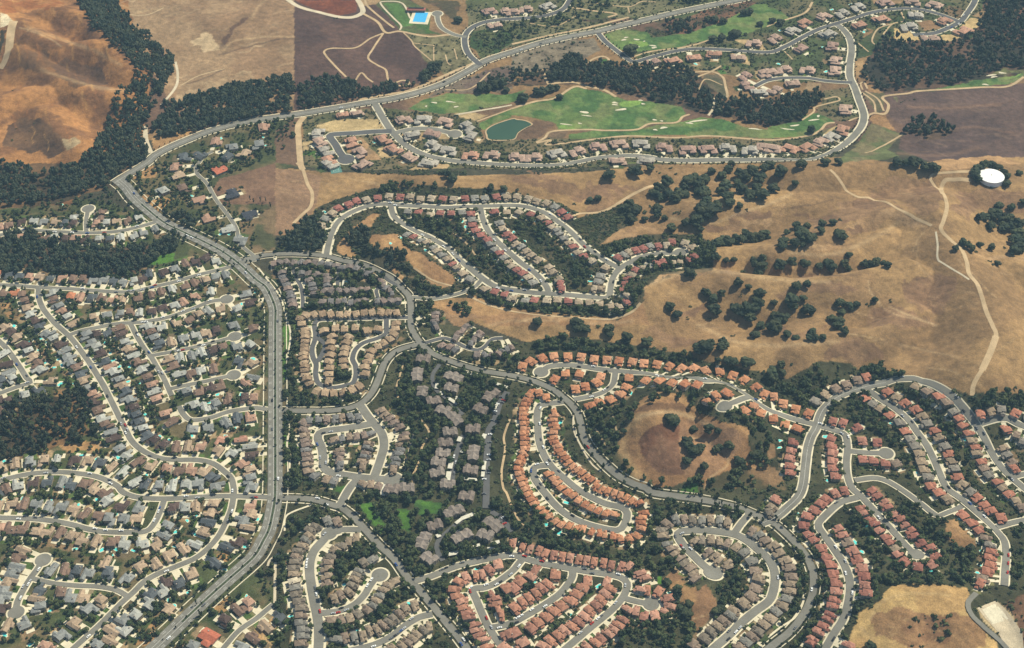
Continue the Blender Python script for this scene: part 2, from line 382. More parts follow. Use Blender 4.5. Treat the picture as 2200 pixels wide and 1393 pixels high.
# tan range of hills
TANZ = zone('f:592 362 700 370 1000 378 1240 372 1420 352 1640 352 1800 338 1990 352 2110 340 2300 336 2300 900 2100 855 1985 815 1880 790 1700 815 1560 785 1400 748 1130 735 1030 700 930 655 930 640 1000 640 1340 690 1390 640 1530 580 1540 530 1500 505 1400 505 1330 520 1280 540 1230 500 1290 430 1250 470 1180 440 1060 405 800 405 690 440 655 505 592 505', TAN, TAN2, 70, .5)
zone('f:592 362 592 505 640 500 660 480 680 440 690 380 660 370', S(158, 122, 90), None, 28, .3)
zone('f:470 385 592 350 592 440 480 440 455 410', S(138, 104, 78), S(126, 94, 72), 28, .5)
zone('f:592 280 640 250 645 360 592 350', S(120, 92, 70), None, 28, .5)
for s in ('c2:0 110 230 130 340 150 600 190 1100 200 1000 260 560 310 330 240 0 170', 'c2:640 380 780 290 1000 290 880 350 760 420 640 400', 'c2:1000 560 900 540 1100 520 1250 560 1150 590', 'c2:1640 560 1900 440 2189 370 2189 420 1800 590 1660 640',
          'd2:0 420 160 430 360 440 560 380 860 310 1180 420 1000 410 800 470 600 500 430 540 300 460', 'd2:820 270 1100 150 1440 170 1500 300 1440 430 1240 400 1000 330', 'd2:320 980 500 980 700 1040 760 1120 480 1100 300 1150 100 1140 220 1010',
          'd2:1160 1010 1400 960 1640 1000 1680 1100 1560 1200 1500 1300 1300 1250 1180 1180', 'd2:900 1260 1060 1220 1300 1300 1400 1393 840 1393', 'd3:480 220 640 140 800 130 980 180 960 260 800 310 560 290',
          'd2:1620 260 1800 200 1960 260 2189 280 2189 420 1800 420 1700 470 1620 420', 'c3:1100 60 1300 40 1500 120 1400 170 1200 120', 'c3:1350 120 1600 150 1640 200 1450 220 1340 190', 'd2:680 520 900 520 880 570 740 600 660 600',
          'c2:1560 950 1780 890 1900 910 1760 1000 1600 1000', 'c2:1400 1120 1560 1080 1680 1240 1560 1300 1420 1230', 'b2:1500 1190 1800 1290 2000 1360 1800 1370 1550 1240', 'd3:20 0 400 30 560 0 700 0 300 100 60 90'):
    zone(s, S(140, 106, 76), S(156, 120, 84), 28, 3.5)  # darker scrub, with shade of the near-facing slopes painted into the colour
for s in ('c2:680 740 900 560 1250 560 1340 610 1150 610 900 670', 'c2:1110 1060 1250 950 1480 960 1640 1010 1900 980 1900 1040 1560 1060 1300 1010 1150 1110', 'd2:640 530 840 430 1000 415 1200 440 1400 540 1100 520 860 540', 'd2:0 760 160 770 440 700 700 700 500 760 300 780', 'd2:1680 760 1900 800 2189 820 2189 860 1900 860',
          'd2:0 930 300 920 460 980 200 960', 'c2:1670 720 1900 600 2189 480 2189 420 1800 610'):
    zone(s, S(184, 146, 102), S(172, 134, 92), 28, 3.5)  # drier crests, with the sunlit look of the spurs painted in
zone('d1:1560 1370 1900 1330 2189 1393; d2:1700 50 1400 60 1200 20', S(186, 144, 98), None, 28, 1)
# slopes of shrubs between the streets, upper estate
HILL = zone('f:590 545 600 510 635 495 660 480 690 440 740 425 800 405 900 400 1060 408 1180 432 1245 458 1240 470 1330 440 1350 432 1372 470 1320 500 1285 532 1350 510 1430 503 1500 508 1535 545 1530 570 1480 592 1420 592 1378 622 1382 650 1340 682 1250 680 1150 665 1060 658 1000 635 970 630 930 640 880 620 860 570 800 560 700 548', SCR, SCR2, 28, .8)
for s in ('b2:700 720 740 640 860 540 860 530 1000 430 1060 440 980 550 860 550 760 660 800 720 870 790 850 810 700 770', 'b2:915 650 1050 615 1210 610 1260 720 1400 760 1560 880 1700 990 1690 1050 1560 1090 1440 970 1330 880 1250 780 1000 720', 'b2:1160 900 1220 910 1300 1000 1280 1050', 'b2:1480 1190 1580 1180 1820 1290 1700 1300 1500 1230',
          'b2:1790 1130 1830 1120 2189 1270 2189 1393 1960 1393 1860 1290 1780 1200', 'c2:0 1270 250 1310 600 1330 900 1340 980 1290 1110 1210 1180 1393 0 1393'):
    zone(s, S(188, 144, 94), S(168, 126, 84), 28, .8)
# everything developed to the right of the avenue: dark planted slopes
DEV = zone('f:600 555 870 610 880 650 930 660 935 690 960 690 1030 720 1110 745 1130 735 1200 722 1380 745 1560 785 1640 800 1690 815 1720 800 1760 775 1830 780 1850 800 1900 800 2000 820 2080 850 2110 845 2300 850 2300 1700 560 1700 590 1420 590 1250 612 1160 625 1050 615 700 600 620', SCR, S(80, 78, 52), 28, .8)
KNOLL = zone('c3:1000 740 1130 610 1250 565 1480 600 1590 740 1800 830 1960 840 2020 880 2000 1000 2060 1100 2189 1160 2189 1393 1660 1393 1560 1300 1380 1370 1240 1370 1060 1290 980 1110 920 1090 900 1040 960 930 1040 850', S(176, 134, 88), S(160, 118, 78), 28, .8)
zone('c3:1080 990 1190 850 1290 840 1420 830 1440 900 1440 1100 1490 1260 1360 1280 1230 1230 1140 1140 1090 1070', S(122, 82, 58), S(134, 96, 70), 28, 1.5)
zone('c3:1000 740 1120 680 1280 650 1460 680 1590 770 1480 760 1330 690 1150 730', S(128, 94, 64), None, 28, 2)
zone('c3:1440 830 1560 800 1900 880 1960 960 1900 1100 1700 1290 1500 1290 1440 1090', S(138, 104, 76), S(160, 120, 84), 28, 1.5)
zone('c3:1640 1393 1680 1300 1850 1240 2000 1200 2189 1260 2189 1393', S(140, 108, 74), S(84, 76, 50), 28, 1)
zone('d3:0 990 50 1020 60 1120 0 1150', S(150, 116, 80), None, 28, .5); zone('d3:0 1200 60 1210 150 1330 150 1393 0 1393', S(150, 116, 80), S(100, 88, 58), 28, .8)
zone('c4:1280 790 1420 700 1500 780 1510 830 1600 900 1640 840 1750 970 1740 1080 1690 1190 1590 1250 1540 1170 1530 1020 1440 990 1370 880', S(176, 134, 88), S(148, 110, 76), 28, .8)
zone('d4:1530 300 1600 280 1700 360 1780 470 1790 530 1700 530 1580 480 1515 460', S(180, 138, 92), S(166, 124, 82), 28, .8)
zone('d4:690 1310 790 1090 960 990 1050 870 1240 830 1450 850 1700 880 1730 930 1690 1050 1800 1200 1950 1340 1990 1500 700 1500', S(206, 168, 106), S(192, 152, 96), 28, .8)
zone('d4:880 1130 1100 1080 1500 1140 1740 1120 1880 1250 1860 1393 1300 1393 900 1260', S(166, 126, 84), S(140, 102, 70), 28, 2.5)
zone('d4:2000 1010 2120 960 2300 860 2300 1500 2189 1393 2100 1120', S(140, 102, 74), S(120, 88, 64), 28, .8)
zone('d4:1790 1050 1960 990 2100 1120 2180 1300 2140 1393 2060 1393 1980 1280 1860 1180', S(212, 186, 138), S(196, 168, 122), 28, .4)
zone('b4:0 1150 80 1120 170 1060 165 1393 30 1393 0 1300', S(196, 158, 106), S(182, 144, 96), 28, .6)
zone('a4:1390 650 1480 580 1560 590 1600 620 1470 670', S(170, 134, 92), None, 28, .8)
for s in ('a4:700 920 850 920 860 960 740 990', 'a4:1850 590 1960 560 1980 620 1900 700 1820 640', 'a4:1190 1140 1350 1150 1320 1230 1210 1220', 'a4:1120 1270 1320 1250 1360 1310 1240 1370 1140 1340', 'a4:1790 1060 1960 940 1990 1040 1820 1120', 'a3:500 1020 720 990 850 1010 850 1090 620 1090 540 1070', 'a3:470 560 590 540 590 690 500 690',
          'a2:0 1180 120 1180 130 1230 0 1260', 'a2:110 1330 200 1310 240 1340 150 1380', 'a2:40 1280 160 1250 200 1300 80 1330', 'a2:960 810 1080 760 1060 840 990 850', 'a2:1140 80 1300 20 1360 60 1320 120 1140 140', 'a2:1220 280 1380 300 1450 340 1360 440 1220 330', 'a2:1360 290 1500 310 1420 350', 'a1:1290 1180 1660 1120 1680 1140 1560 1180 1330 1300'):
    zone(s, S(190, 146, 92), S(172, 130, 84), 28, .6)
LAWNS = np.zeros(XX.shape, bool)
for s in ('b4:850 150 1000 140 1060 260 1120 360 1060 420 940 260', 'b4:1380 120 1620 150 1560 250 1400 250 1330 200', 'b4:1190 200 1310 200 1320 390 1240 390', 'c4:1590 60 1520 80 1400 70 1490 0 1590 0', 'b4:540 0 820 0 720 60 560 30'):
    LAWNS |= zone(s, S(76, 112, 46), S(64, 96, 42), 28, .6)
for s in ('a2:1270 870 1380 790 1490 780 1480 850 1290 880', 'b4:850 170 960 150 1000 280 1090 330 1060 390 940 240', 'b4:1420 130 1600 180 1520 240 1400 240', 'b4:1210 220 1290 220 1310 360 1270 380', 'c3:1500 1370 1550 1340 1590 1350 1580 1393; c4:1590 60 1520 80 1400 70 1490 20 1500 0', 'b3:245 800 280 800 275 1200 245 1200', 'b3:230 0 280 0 265 300 240 550 232 300', 'c4:1170 840 1260 760 1290 840', 'a4:540 470 630 470 610 520 540 520', 'b1:420 1290 520 1290 520 1320 400 1330'):
    zone(s, S(84, 126, 42), S(70, 108, 40), 28, .6)
# worn earth showing between the trees of the left-hand wood belts
zone('f:-200 340 60 355 240 340 320 330 250 400 120 440 -200 470', S(120, 90, 60), S(74, 62, 44), 28, 1)
zone('f:-200 500 100 500 330 530 310 590 100 600 -200 600', S(100, 76, 54), S(64, 58, 42), 28, 1)
zone('f:-200 880 60 860 170 850 220 920 120 960 60 990 -200 1010', S(132, 98, 62), S(74, 64, 46), 28, 1)
zone('f:1060 190 1170 150 1240 125 1300 140 1490 150 1560 215 1760 195 1720 262 1640 272 1380 210 1260 182 1100 182', S(110, 84, 62), S(62, 56, 42), 28, 1)
zone('f:1850 150 1900 85 2050 95 2110 50 2120 -40 2300 -40 2300 140 2060 182 1900 202', S(104, 78, 60), S(58, 54, 42), 28, 1)
zone('d1:2110 90 2189 70 2189 200 2140 230', S(140, 96, 72), None, 28, 1.5)

zone('f:1382 640 1395 612 1430 600 1480 600 1540 580 1570 600 1500 660 1400 690', TAN, TAN2, 28, .6)
zone('f:1790 350 1850 312 1882 266 1942 290 1905 320 1930 335 1880 345', S(104, 110, 66), S(128, 116, 80), 28, .8)
GREENM = np.logical_or.reduce(GC)
t_ = (sstep(.52, .68, fbm(XX, YY, 26, 1, 3))*.6)[GREENM][:, None]; LC[GREENM] = LC[GREENM]*(1-t_)+S(138, 140, 84)*t_
def stroke(s, w, c, amt=.8, jit=6):
    'a soft line in the ground cover: gully, cattle path, tyre track, painted light on a crest'
    p = pts(s); C = curve_px(p); x0, y0 = C.min(0)-12; x1, y1 = C.max(0)+12
    bb = np.nonzero((PX > x0) & (PX < x1) & (PY > y0) & (PY < y1)); wob = JX[bb]*jit
    d = polydist(PX[bb]+wob, (PY[bb]+JY[bb]*jit)*1.0, C); t = (amt*np.exp(-(d/w)**2))[:, None]
    LC[bb] = LC[bb]*(1-t)+np.asarray(c)*t
def curve_px(p):
    Q = np.vstack([2*p[0]-p[1], p, 2*p[-1]-p[-2]]); o = []
    for i in range(1, len(Q)-2):
        for t in np.linspace(0, 1, 6, endpoint=False): o.append(.5*((2*Q[i])+(Q[i+1]-Q[i-1])*t+(2*Q[i-1]-5*Q[i]+4*Q[i+1]-Q[i+2])*t*t+(3*Q[i]-Q[i-1]-3*Q[i+1]+Q[i+2])*t**3))
    return np.array(o+[p[-1]])
GUL, PALE = S(104, 80, 62), S(206, 172, 126)
for s, w, c, m in (('c3:1050 790 1150 760 1330 735 1480 770 1700 860', 5, PALE, .7), ('c3:1060 800 980 900 940 1040 960 1100 1050 1250 1130 1320', 11, S(196, 158, 108), .8), ('c3:1440 1000 1560 960 1700 1000', 4, PALE, .4), ('c3:1640 1393 1700 1290 1840 1200 1850 1120', 2, PALE, .6), ('f:470 118 520 105 560 95 600 85 640 82', 1.6, GUL, .8), ('f:400 180 440 168 480 150', 1.5, GUL, .7), ('f:475 100 490 75 510 50 530 35', 4, GUL, .5), ('f:480 110 500 90 560 80 630 78', 2, PALE, .5), ('f:255 10 300 25 340 20 352 15', 2, PALE, .5), ('f:540 40 560 10 580 -10', 3, PALE, .4),
                   ('f:1790 430 1740 440 1700 448', 1.5, GUL, .6), ('f:1830 525 1800 528 1770 520', 2, GUL, .5), ('f:1740 590 1790 592 1850 590', 1.4, GUL, .7), ('f:1865 605 1870 630 1890 650', 1.4, PALE, .6), ('f:1910 660 1960 680 2010 700', 2, PALE, .7), ('f:1880 640 1910 670 1990 690', 1.5, PALE, .5), ('f:1960 540 1975 510 1985 500', 2, PALE, .4), ('f:2000 600 1970 560 1975 520', 1.6, PALE, .3),
                   ('f:1990 790 2050 800 2110 830', 1.4, PALE, .5), ('f:1930 740 1980 750 2060 770', 2, PALE, .4), ('f:1820 718 1870 725 1900 730', 1.3, PALE, .6), ('f:2090 790 2130 760 2180 730', 2, PALE, .3), ('f:2060 560 2100 600 2140 640', 1.4, PALE, .4), ('f:1440 470 1520 480 1600 455 1700 420', 4, PALE, .45), ('f:1160 650 1200 700 1240 720', 2, PALE, .35), ('f:1050 700 1100 690 1200 690', 3, PALE, .35),
                   ('f:1700 545 1780 548 1860 520 1930 480', 5, PALE, .4), ('f:1400 610 1480 585 1560 585 1660 600 1780 605', 5, PALE, .4), ('f:1500 700 1600 740 1700 742 1800 735', 5, PALE, .4), ('f:1120 690 1180 680 1280 695 1360 690', 4, PALE, .4), ('f:60 60 120 80 200 110 260 140', 4, PALE, .35), ('f:90 150 160 175 230 192 280 195', 4, PALE, .4), ('f:40 60 90 75 130 100', 1.5, PALE, .6),  # broad pale strokes paint sunlight along the spur crests
                   ('f:690 110 720 150 760 120', 1.2, MAUVE2, .5), ('f:650 60 680 50 700 20', 1.5, MAUVE2, .6), ('f:1950 230 2050 232 2150 225', 3, S(150, 114, 88), .5), ('f:1930 330 2020 335 2100 320', 4, S(150, 114, 88), .4), ('f:2010 280 2100 275 2190 290', 3, S(146, 112, 88), .4),
                   ('f:1870 1330 1900 1290 1960 1275 2040 1280', 3, S(214, 178, 122), .6), ('f:1850 1350 1880 1380', 3, PALE, .5), ('f:1960 1330 2020 1340 2080 1380', 4, GUL, .4), ('f:1490 1330 1530 1320', 1.2, PALE, .6), ('f:860 590 900 600 960 615', 2, PALE, .5), ('f:900 560 930 580 950 600', 3, S(150, 110, 74), .4)):
    stroke(s, w, c, m)
def streaks(poly, n, dirx, diry, ln, cols, w=1.0, amt=.45):
    P = pts(poly); x0, y0 = P.min(0); x1, y1 = P.max(0); k = 0
    while k < n:
        x, y = rng.uniform(x0, x1), rng.uniform(y0, y1)
        if not inside(np.array([x]), np.array([y]), P)[0]: continue
        k += 1; L = ln*rng.uniform(.5, 1.5); q = np.array([(x+L*t*dirx+rng.normal(0, L*.06), y+L*t*diry+rng.normal(0, L*.06)) for t in np.linspace(-.5, .5, 4)])
        stroke('f:'+' '.join('%.1f' % v for v in q.ravel()), w*rng.uniform(.7, 1.8), cols[rng.integers(len(cols))], amt*rng.uniform(.5, 1.2), 3)
streaks('f:0 0 230 0 290 60 300 150 200 300 100 330 0 320', 90, .25, 1, 26, [S(224, 168, 96), S(120, 84, 52), S(176, 112, 58)], 1.1, .5)
streaks('f:1400 400 1800 370 2190 350 2190 830 1950 790 1400 740 1400 620 1540 560', 120, 1, .12, 44, [PALE, GUL, S(186, 148, 102)], 1.0, .35)
streaks('f:600 370 1240 380 1100 400 700 400 640 500 600 500', 20, 1, .1, 40, [PALE, GUL], 1.0, .3)
streaks('f:260 0 630 0 630 180 400 220 330 120', 40, 1, -.25, 40, [S(214, 182, 138), S(150, 118, 86)], 1.2, .35)
streaks('f:1910 210 2190 200 2190 330 1950 330', 40, 1, .05, 50, [S(140, 112, 92), S(96, 74, 62)], 1.2, .4)
streaks('f:640 40 860 60 900 170 640 180', 40, 1, .1, 26, [S(136, 104, 82), S(92, 70, 60)], 1.0, .4)
streaks('f:1850 1350 1930 1290 2040 1280 2080 1390 1860 1390', 30, 1, .2, 30, [S(214, 178, 122), S(136, 102, 72)], 1.2, .4)
streaks('f:1340 930 1450 880 1600 920 1650 1000 1480 1030 1380 1020', 40, .5, 1, 18, [S(176, 136, 98), S(104, 76, 58)], 1.0, .35)
# ------------------------------------------------------------------ ribbons: roads, pavements, paths
ROADM = np.zeros(XX.shape, bool); HOUSEM = np.zeros(XX.shape, bool)
def stamp(m, P, r):
    for x, y in P:
        i0, i1 = int((x-r-GX[0])/STEP), int((x+r-GX[0])/STEP)+2; j0, j1 = int((y-r-GY[0])/STEP), int((y+r-GY[0])/STEP)+2
        i0, j0 = max(i0, 0), max(j0, 0)
        if i1 <= i0 or j1 <= j0: continue
        s = (slice(j0, j1), slice(i0, i1))
        m[s] |= (XX[s]-x)**2+(YY[s]-y)**2 < r*r
def look(m, P):
    i = np.clip(((P[:, 0]-GX[0])/STEP+.5).astype(int), 0, len(GX)-1); j = np.clip(((P[:, 1]-GY[0])/STEP+.5).astype(int), 0, len(GY)-1)
    return m[j, i]
def curve(P, step=4.0):
    P = np.asarray(P); Q = np.vstack([2*P[0]-P[1], P, 2*P[-1]-P[-2]]); out = []
    for i in range(1, len(Q)-2):
        p0, p1, p2, p3 = Q[i-1], Q[i], Q[i+1], Q[i+2]
        n = max(2, int(np.hypot(*(p2-p1))/step))
        t = np.linspace(0, 1, n, endpoint=False)[:, None]
        out.append(.5*((2*p1)+(p2-p0)*t+(2*p0-5*p1+4*p2-p3)*t*t+(3*p1-p0-3*p2+p3)*t**3))
    out.append(P[-1:]); return np.vstack(out)
def normals(C):
    T = np.gradient(C, axis=0); T /= np.linalg.norm(T, axis=1)[:, None]+1e-9
    return np.c_[-T[:, 1], T[:, 0]]
def ribbon(C, w, lift, off=0.0, k=4):
    N = normals(C); n = len(C); rows = []
    for s in np.linspace(-w/2, w/2, k):
        p = C+N*(s+off); rows.append(np.c_[p, ground(p[:, 0], p[:, 1])+lift])
    V = np.stack(rows, 1).reshape(-1, 3)
    i = np.arange(n-1)[:, None]*k+np.arange(k-1)[None]; i = i.ravel()
    T = np.vstack([np.c_[i+1, i, i+k], np.c_[i+1, i+k, i+k+1]])
    return V, T
def disk(c, r, lift, n=24, asp=1.0):
    a = np.linspace(0, 2*math.pi, n, endpoint=False)
    p = np.vstack([[c], np.c_[c[0]+.5*r*np.cos(a), c[1]+.5*r*np.sin(a)], np.c_[c[0]+r*np.cos(a), c[1]+r*np.sin(a)]])
    V = np.c_[p, ground(p[:, 0], p[:, 1])+lift]; T = []
    for i in range(n):
        j = (i+1) % n; T += [(0, 1+i, 1+j), (1+i, 1+n+i, 1+n+j), (1+i, 1+n+j, 1+j)]
    return V, np.array(T)
def join(parts):
    V = []; T = []; n = 0
    for v, t in parts: V.append(v); T.append(t+n); n += len(v)
    return np.vstack(V), np.vstack(T)
ROADS = {}; ORDER = []
def road(key, name, s, w=11.0, mat='asphalt', pave=1.6, cul=0, gap=0.0, mark=0):
    k = len(ORDER); ORDER.append(key)
    if key[0] not in 'e' and key not in ('top', 'ave'): w = w*(.70 if w <= 11.5 else .76)*(.9 if key[0] == 'n' else 1)
    if key == 'ave': w = 17
    if key in ('c1', 'c2', 'c3'): w = 8.0
    if key == 'top': w = 12.5
    if key[0] == 'e': w = w*.84
    p = pts(s); C = curve(at(p[:, 0], p[:, 1])); n = len(C)
    lift = .60+.006*k; pl = .36+.002*k
    parts = [ribbon(C, w, lift)]
    pv = []
    if pave:
        pv += [ribbon(C, pave+(w/2 if not gap else 0), pl, sgn*((w/2+pave)/2 if not gap else w/2+gap+pave/2), 3) for sgn in (-1, 1)]
    for e in ((0,) if cul == 1 else (-1,) if cul == 2 else (0, -1) if cul == 3 else ()):
        parts.append(disk(C[e], max(w*1.15, 8.6), lift+.003)); pv.append(disk(C[e], max(w*1.15, 8.6)+pave+.4, pl+.001))
        stamp(ROADM, [C[e]], max(w, 11)+2)
    V, T = join(parts); tag(link('road', mesh_tri('road', V, T, [M[mat]])), kind='structure')
    if pv:
        V, T = join(pv); tag(link('pavement', mesh_tri('pavement', V, T, [M['concrete']])), kind='structure')
    mk = []
    if mark:
        for off in ((0,) if mark == 1 else (-w*.12, w*.12)):
            mk.append(ribbon(C, .22, lift+.02, off, 2))
    if mark == 2:
        for off in (-w*.30, w*.30, -w*.40, w*.40):
            v, t = ribbon(C, .22, lift+.02, off, 2); mk.append((v, t[(t[:, 0]//2) % 3 == 0]))
        a_ = int(len(C)*.06); V, T = ribbon(C[a_:int(len(C)*.93)], 2.1, lift+.05, 0, 3); tag(link('planted_median', mesh_tri('planted_median', V, T, [mottled('median_planting', (.05, .065, .03), .15, .4)])), kind='structure')
    if mk:
        V, T = join(mk); tag(link('road_marking', mesh_tri('road_marking', V, T, [M['paint']])), kind='structure')
    stamp(ROADM, C, w/2+1.5)
    ROADS[key] = dict(C=C, w=w, name=name, pts=p)
    return C
def path(s, w=3.5, mat='dirt', lift=.24, close=False):
    p = pts(s); C = curve(at(p[:, 0], p[:, 1]), 2.5); V, T = ribbon(C, w, lift+.001*(len(ROADS) % 7)+rng.random()*.02, k=3)
    tag(link('path', mesh_tri('path', V, T, [M[mat]])), kind='structure'); stamp(ROADM, C, w/2+.5); return C
AVE = 'a4:1200 1500 1330 1385 1600 1130 1750 990 1950 810 2100 680 2189 590; b4:60 480 110 380 140 250 160 130 165 0; b3:165 1000 165 500 165 0; b2:165 1250 130 1150 80 1060 0 1000; a2:2050 870 1900 760 1750 680 1560 590 1400 510 1250 390 1150 300 1080 210 1010 150'
road('ave', 'the dual avenue', AVE, 20, gap=5, pave=1.2, mark=2)
road('top', 'the upper boundary road', 'a2:980 175 1050 130 1150 70 1260 0; a1:1330 1330 1450 1265 1600 1200 1750 1140 1900 1095 2000 1070 2189 1030; b1:250 995 450 965 700 925 900 890 1060 865 1200 840 1400 790 1600 720 1800 620 1900 560 2000 510 2189 450; c1:200 385 400 335 600 295 760 265 900 230 1200 160 1500 90 1800 30 1950 0 2189 -60', 15, 'asphalt', 1.8, gap=1.5, mark=1)
road('c1', 'the winding collector road', 'b2:-200 860 30 800 150 785 300 780 450 785 600 800 750 840 900 870 1000 910 1100 960 1180 1010 1260 1090 1310 1150 1325 1250 1325 1393; b3:1370 100 1430 170 1530 250 1700 320 1850 365 2000 400 2189 430; c3:150 465 270 510 370 560 430 610 500 670 560 750 590 850 610 950 660 1040 740 1130 830 1220 930 1300 1050 1360 1150 1393; c4:1200 65 1400 95 1550 115 1750 150 1900 185 2000 220 2189 300; d4:80 350 160 420 230 490 300 570 350 650 385 750 390 850 375 950 330 1060 260 1170 180 1260 80 1340 -60 1450', 12, pave=1.1, gap=2.4)
road('c2', 'the curving link road', 'b3:200 728 400 730 600 730 780 710 900 665 980 590 1030 500 1060 420 1100 320 1170 240 1260 195 1400 160', 12, pave=1.2, gap=2.2)
road('c3', 'the diagonal collector', 'b4:200 110 400 115 520 130 640 165 740 200 850 290 950 400 1050 510 1180 630 1260 740 1320 820 1400 900 1480 1000 1550 1080 1640 1190 1740 1310 1840 1450', 12, pave=1.2, gap=2.2)
road('c3b', 'the loop entry street', 'b4:720 170 780 60 830 -10; b3:880 1310', 12)
road('loop', 'the square loop street', 'b3:890 680 960 780 1020 850 1080 930 1095 1030 1070 1130 1040 1220 1010 1300', 13)
road('loop2', 'the square loop street', 'b3:1010 835 900 858 750 882 610 900 545 920 530 970 560 1040 575 1130 575 1200 620 1250 750 1278 900 1300 1050 1312 1170 1322', 13, cul=2)
road('t1', 'the horseshoe townhouse street', 'b2:500 1393; b3:510 100 480 200 490 280 515 330 510 420 530 490 580 520 660 532 750 518 830 490 855 420 850 340 825 290 850 210 920 150 1040 110 1110 70 1115 0; b2:1115 1330', 9, 'asphalt_new', 2)
road('t1b', 'the parking court', 'b3:515 100 590 165 560 260 510 320', 9, 'asphalt_new', 0)
road('t2', 'the cross lane of the townhouses', 'b2:500 1385 530 1350 650 1340 900 1335 1300 1325', 9, 'asphalt_new', 1.5)
road('t3', 'the western townhouse alley', 'b2:320 920 340 990 380 1050 400 1150 400 1240', 7, 'asphalt_new', 1)
road('t4', 'the pool alley', 'b2:710 900 700 980 700 1060', 7, 'asphalt_new', 1)
road('t5', 'the eastern townhouse alley', 'b2:1060 940 1120 1000 1200 1060 1040 1080 1040 1150', 7, 'asphalt_new', 1)
road('t6', 'the hillside townhouse lane', 'b3:1450 150 1550 120 1620 110 1700 140 1800 190 1900 210 1960 180 2020 120 2110 110', 8, 'asphalt_new', 1.2)
road('h1', 'the hillside loop street', 'b2:600 800 620 700 650 600 700 510 790 440 900 390 1000 365 1100 355 1250 365 1450 375 1650 385 1850 375 2000 372 2189 368; c2:100 375 200 400 300 440 400 510 500 590 600 690 700 770 800 840 910 900', 11, pave=3)
road('h2', 'the hillside cul-de-sac', 'c2:1440 770 1250 780 1100 810 1000 860 920 910 865 980 845 1060 835 1130 800 1160 650 1148 450 1130 250 1118 0 1090; b2:2050 1060 1950 1000 1850 920 1750 840 1650 740 1500 650 1350 580 1250 520 1180 460 1150 365', 11, pave=2.6, cul=1)
road('h3', 'the middle hillside street', 'b2:1920 385 1940 480 1990 590 2080 690 2189 790; c2:80 860 180 930 260 1010 305 1080 310 1118', 11, pave=2.6)
road('h4', 'the gully link road', 'b2:1330 1150 1500 1165 1700 1130 1860 1070 1930 1000', 8, pave=1.5)
road('e1', 'the estate boundary drive', 'b1:1010 880 1080 1000 1150 1110 1230 1200 1320 1270 1450 1330 1600 1365 1810 1390; c2:300 25; c1:700 1360 950 1335 1150 1345 1300 1370 1600 1375 1900 1370 2189 1365; d1:300 1370 480 1330 620 1260 730 1170 800 1080 820 1000 805 930 775 850 740 750 700 660 700 550 715 450 710 370 680 300 620 235 570 205', 12, pave=2.2)
road('e2', 'the hilltop estate drive', 'c1:740 290 800 360 900 440 980 500 1050 530 1200 490 1400 440 1600 420 1850 430 2189 450; d1:150 400 300 320 420 260 550 215 700 170 850 120 1000 90 1150 75 1300 85 1450 120 1640 190', 10, 'asphalt_new', 1.6)
road('e3', 'the hilltop spur road', 'd1:1790 -60 1760 30 1700 120 1640 190 1500 260 1400 290 1240 300', 11, 'asphalt_new', 1.6)
road('e4', 'the canyon edge drive', 'd1:720 710 500 695 330 670 150 670 0 690; c1:2080 740', 9, 'asphalt_new', 1.6)
road('e5', 'the dark cul-de-sac', 'b1:1160 1125 1000 1130 850 1142 700 1150 630 1165 680 1240 720 1310 770 1365', 13, 'asphalt_new', 1.6, cul=2)
road('e6', 'the short estate court', 'b1:1190 1140 1350 1105 1500 1105 1620 1130 1700 1150', 11, 'asphalt', 1.6, cul=2)
road('e7', 'the upper estate drive', 'b1:1920 560 1830 480 1790 400 1790 310 1840 245 1950 195 2100 170 2189 165; c1:200 150 350 120 450 70 510 -20', 11, 'asphalt_new', 1.8)
road('e8', 'the clubhouse car park', 'b1:1800 320 1700 300 1600 250 1560 190 1550 120', 9, 'asphalt', 1.5, cul=2)
road('n0', 'the ranch lane', 'b2:-80 850 0 820; a2:2060 700 2020 560 1950 450 1850 320 1770 180 1690 100 1680 40 1720 -20; a1:1740 1340 1820 1300', 8, pave=.8)
road('n1', 'the wood-edge street', 'a2:-160 640 0 620 150 590 300 582 500 592 750 602 1000 590 1150 560 1330 510', 10)
road('n1b', 'the short stub street', 'a2:740 595 738 500 755 395', 9, cul=2)
road('n2', 'the street below the wood', 'a2:1980 890 1900 912 1700 960 1500 1020 1250 1078 1100 1108 800 1095 600 1080 450 1075 300 1065 100 1050 -150 1045', 10)
road('n3', 'the long diagonal street', 'a2:330 1070 332 1150 370 1250 440 1340 490 1393; a3:600 100 680 200 760 310 830 420 890 520 950 640 1010 760 1070 880 1130 990 1220 1070 1350 1130 1500 1150 1680 1150 1820 1180 1920 1250 1980 1310 2000 1393; a4:2000 80 1980 200 1940 300 1880 420 1800 520 1680 620 1500 700 1350 760 1230 830 1150 910 1060 990 950 1100 850 1200 750 1290 560 1460', 10.5)
road('n4', 'the upper cul-de-sac', 'a2:1940 1170 1800 1190 1650 1250 1450 1320 1250 1360 1000 1380; a3:850 15 700 45 600 80', 10, cul=1)
road('n5', 'the inner cross street', 'a3:1110 -30 1170 90 1230 190 1300 280 1340 350 1400 450 1450 560 1470 600', 9.5)
road('n5b', 'the second cul-de-sac', 'a3:1290 260 1450 230 1650 190 1850 140 2010 95', 9.5, cul=2)
road('n5c', 'the third cul-de-sac', 'a3:1450 545 1600 510 1800 470 2000 425', 9.5, cul=2)
road('n5d', 'the avenue link street', 'a3:1530 690 1570 760 1640 810 1800 790 1950 740 2100 715 2189 705; b3:100 720', 10)
road('n6', 'the western bend street', 'a3:-100 60 0 140 60 200 120 280 180 370 230 450 262 490 150 525 0 580 -100 610', 10)
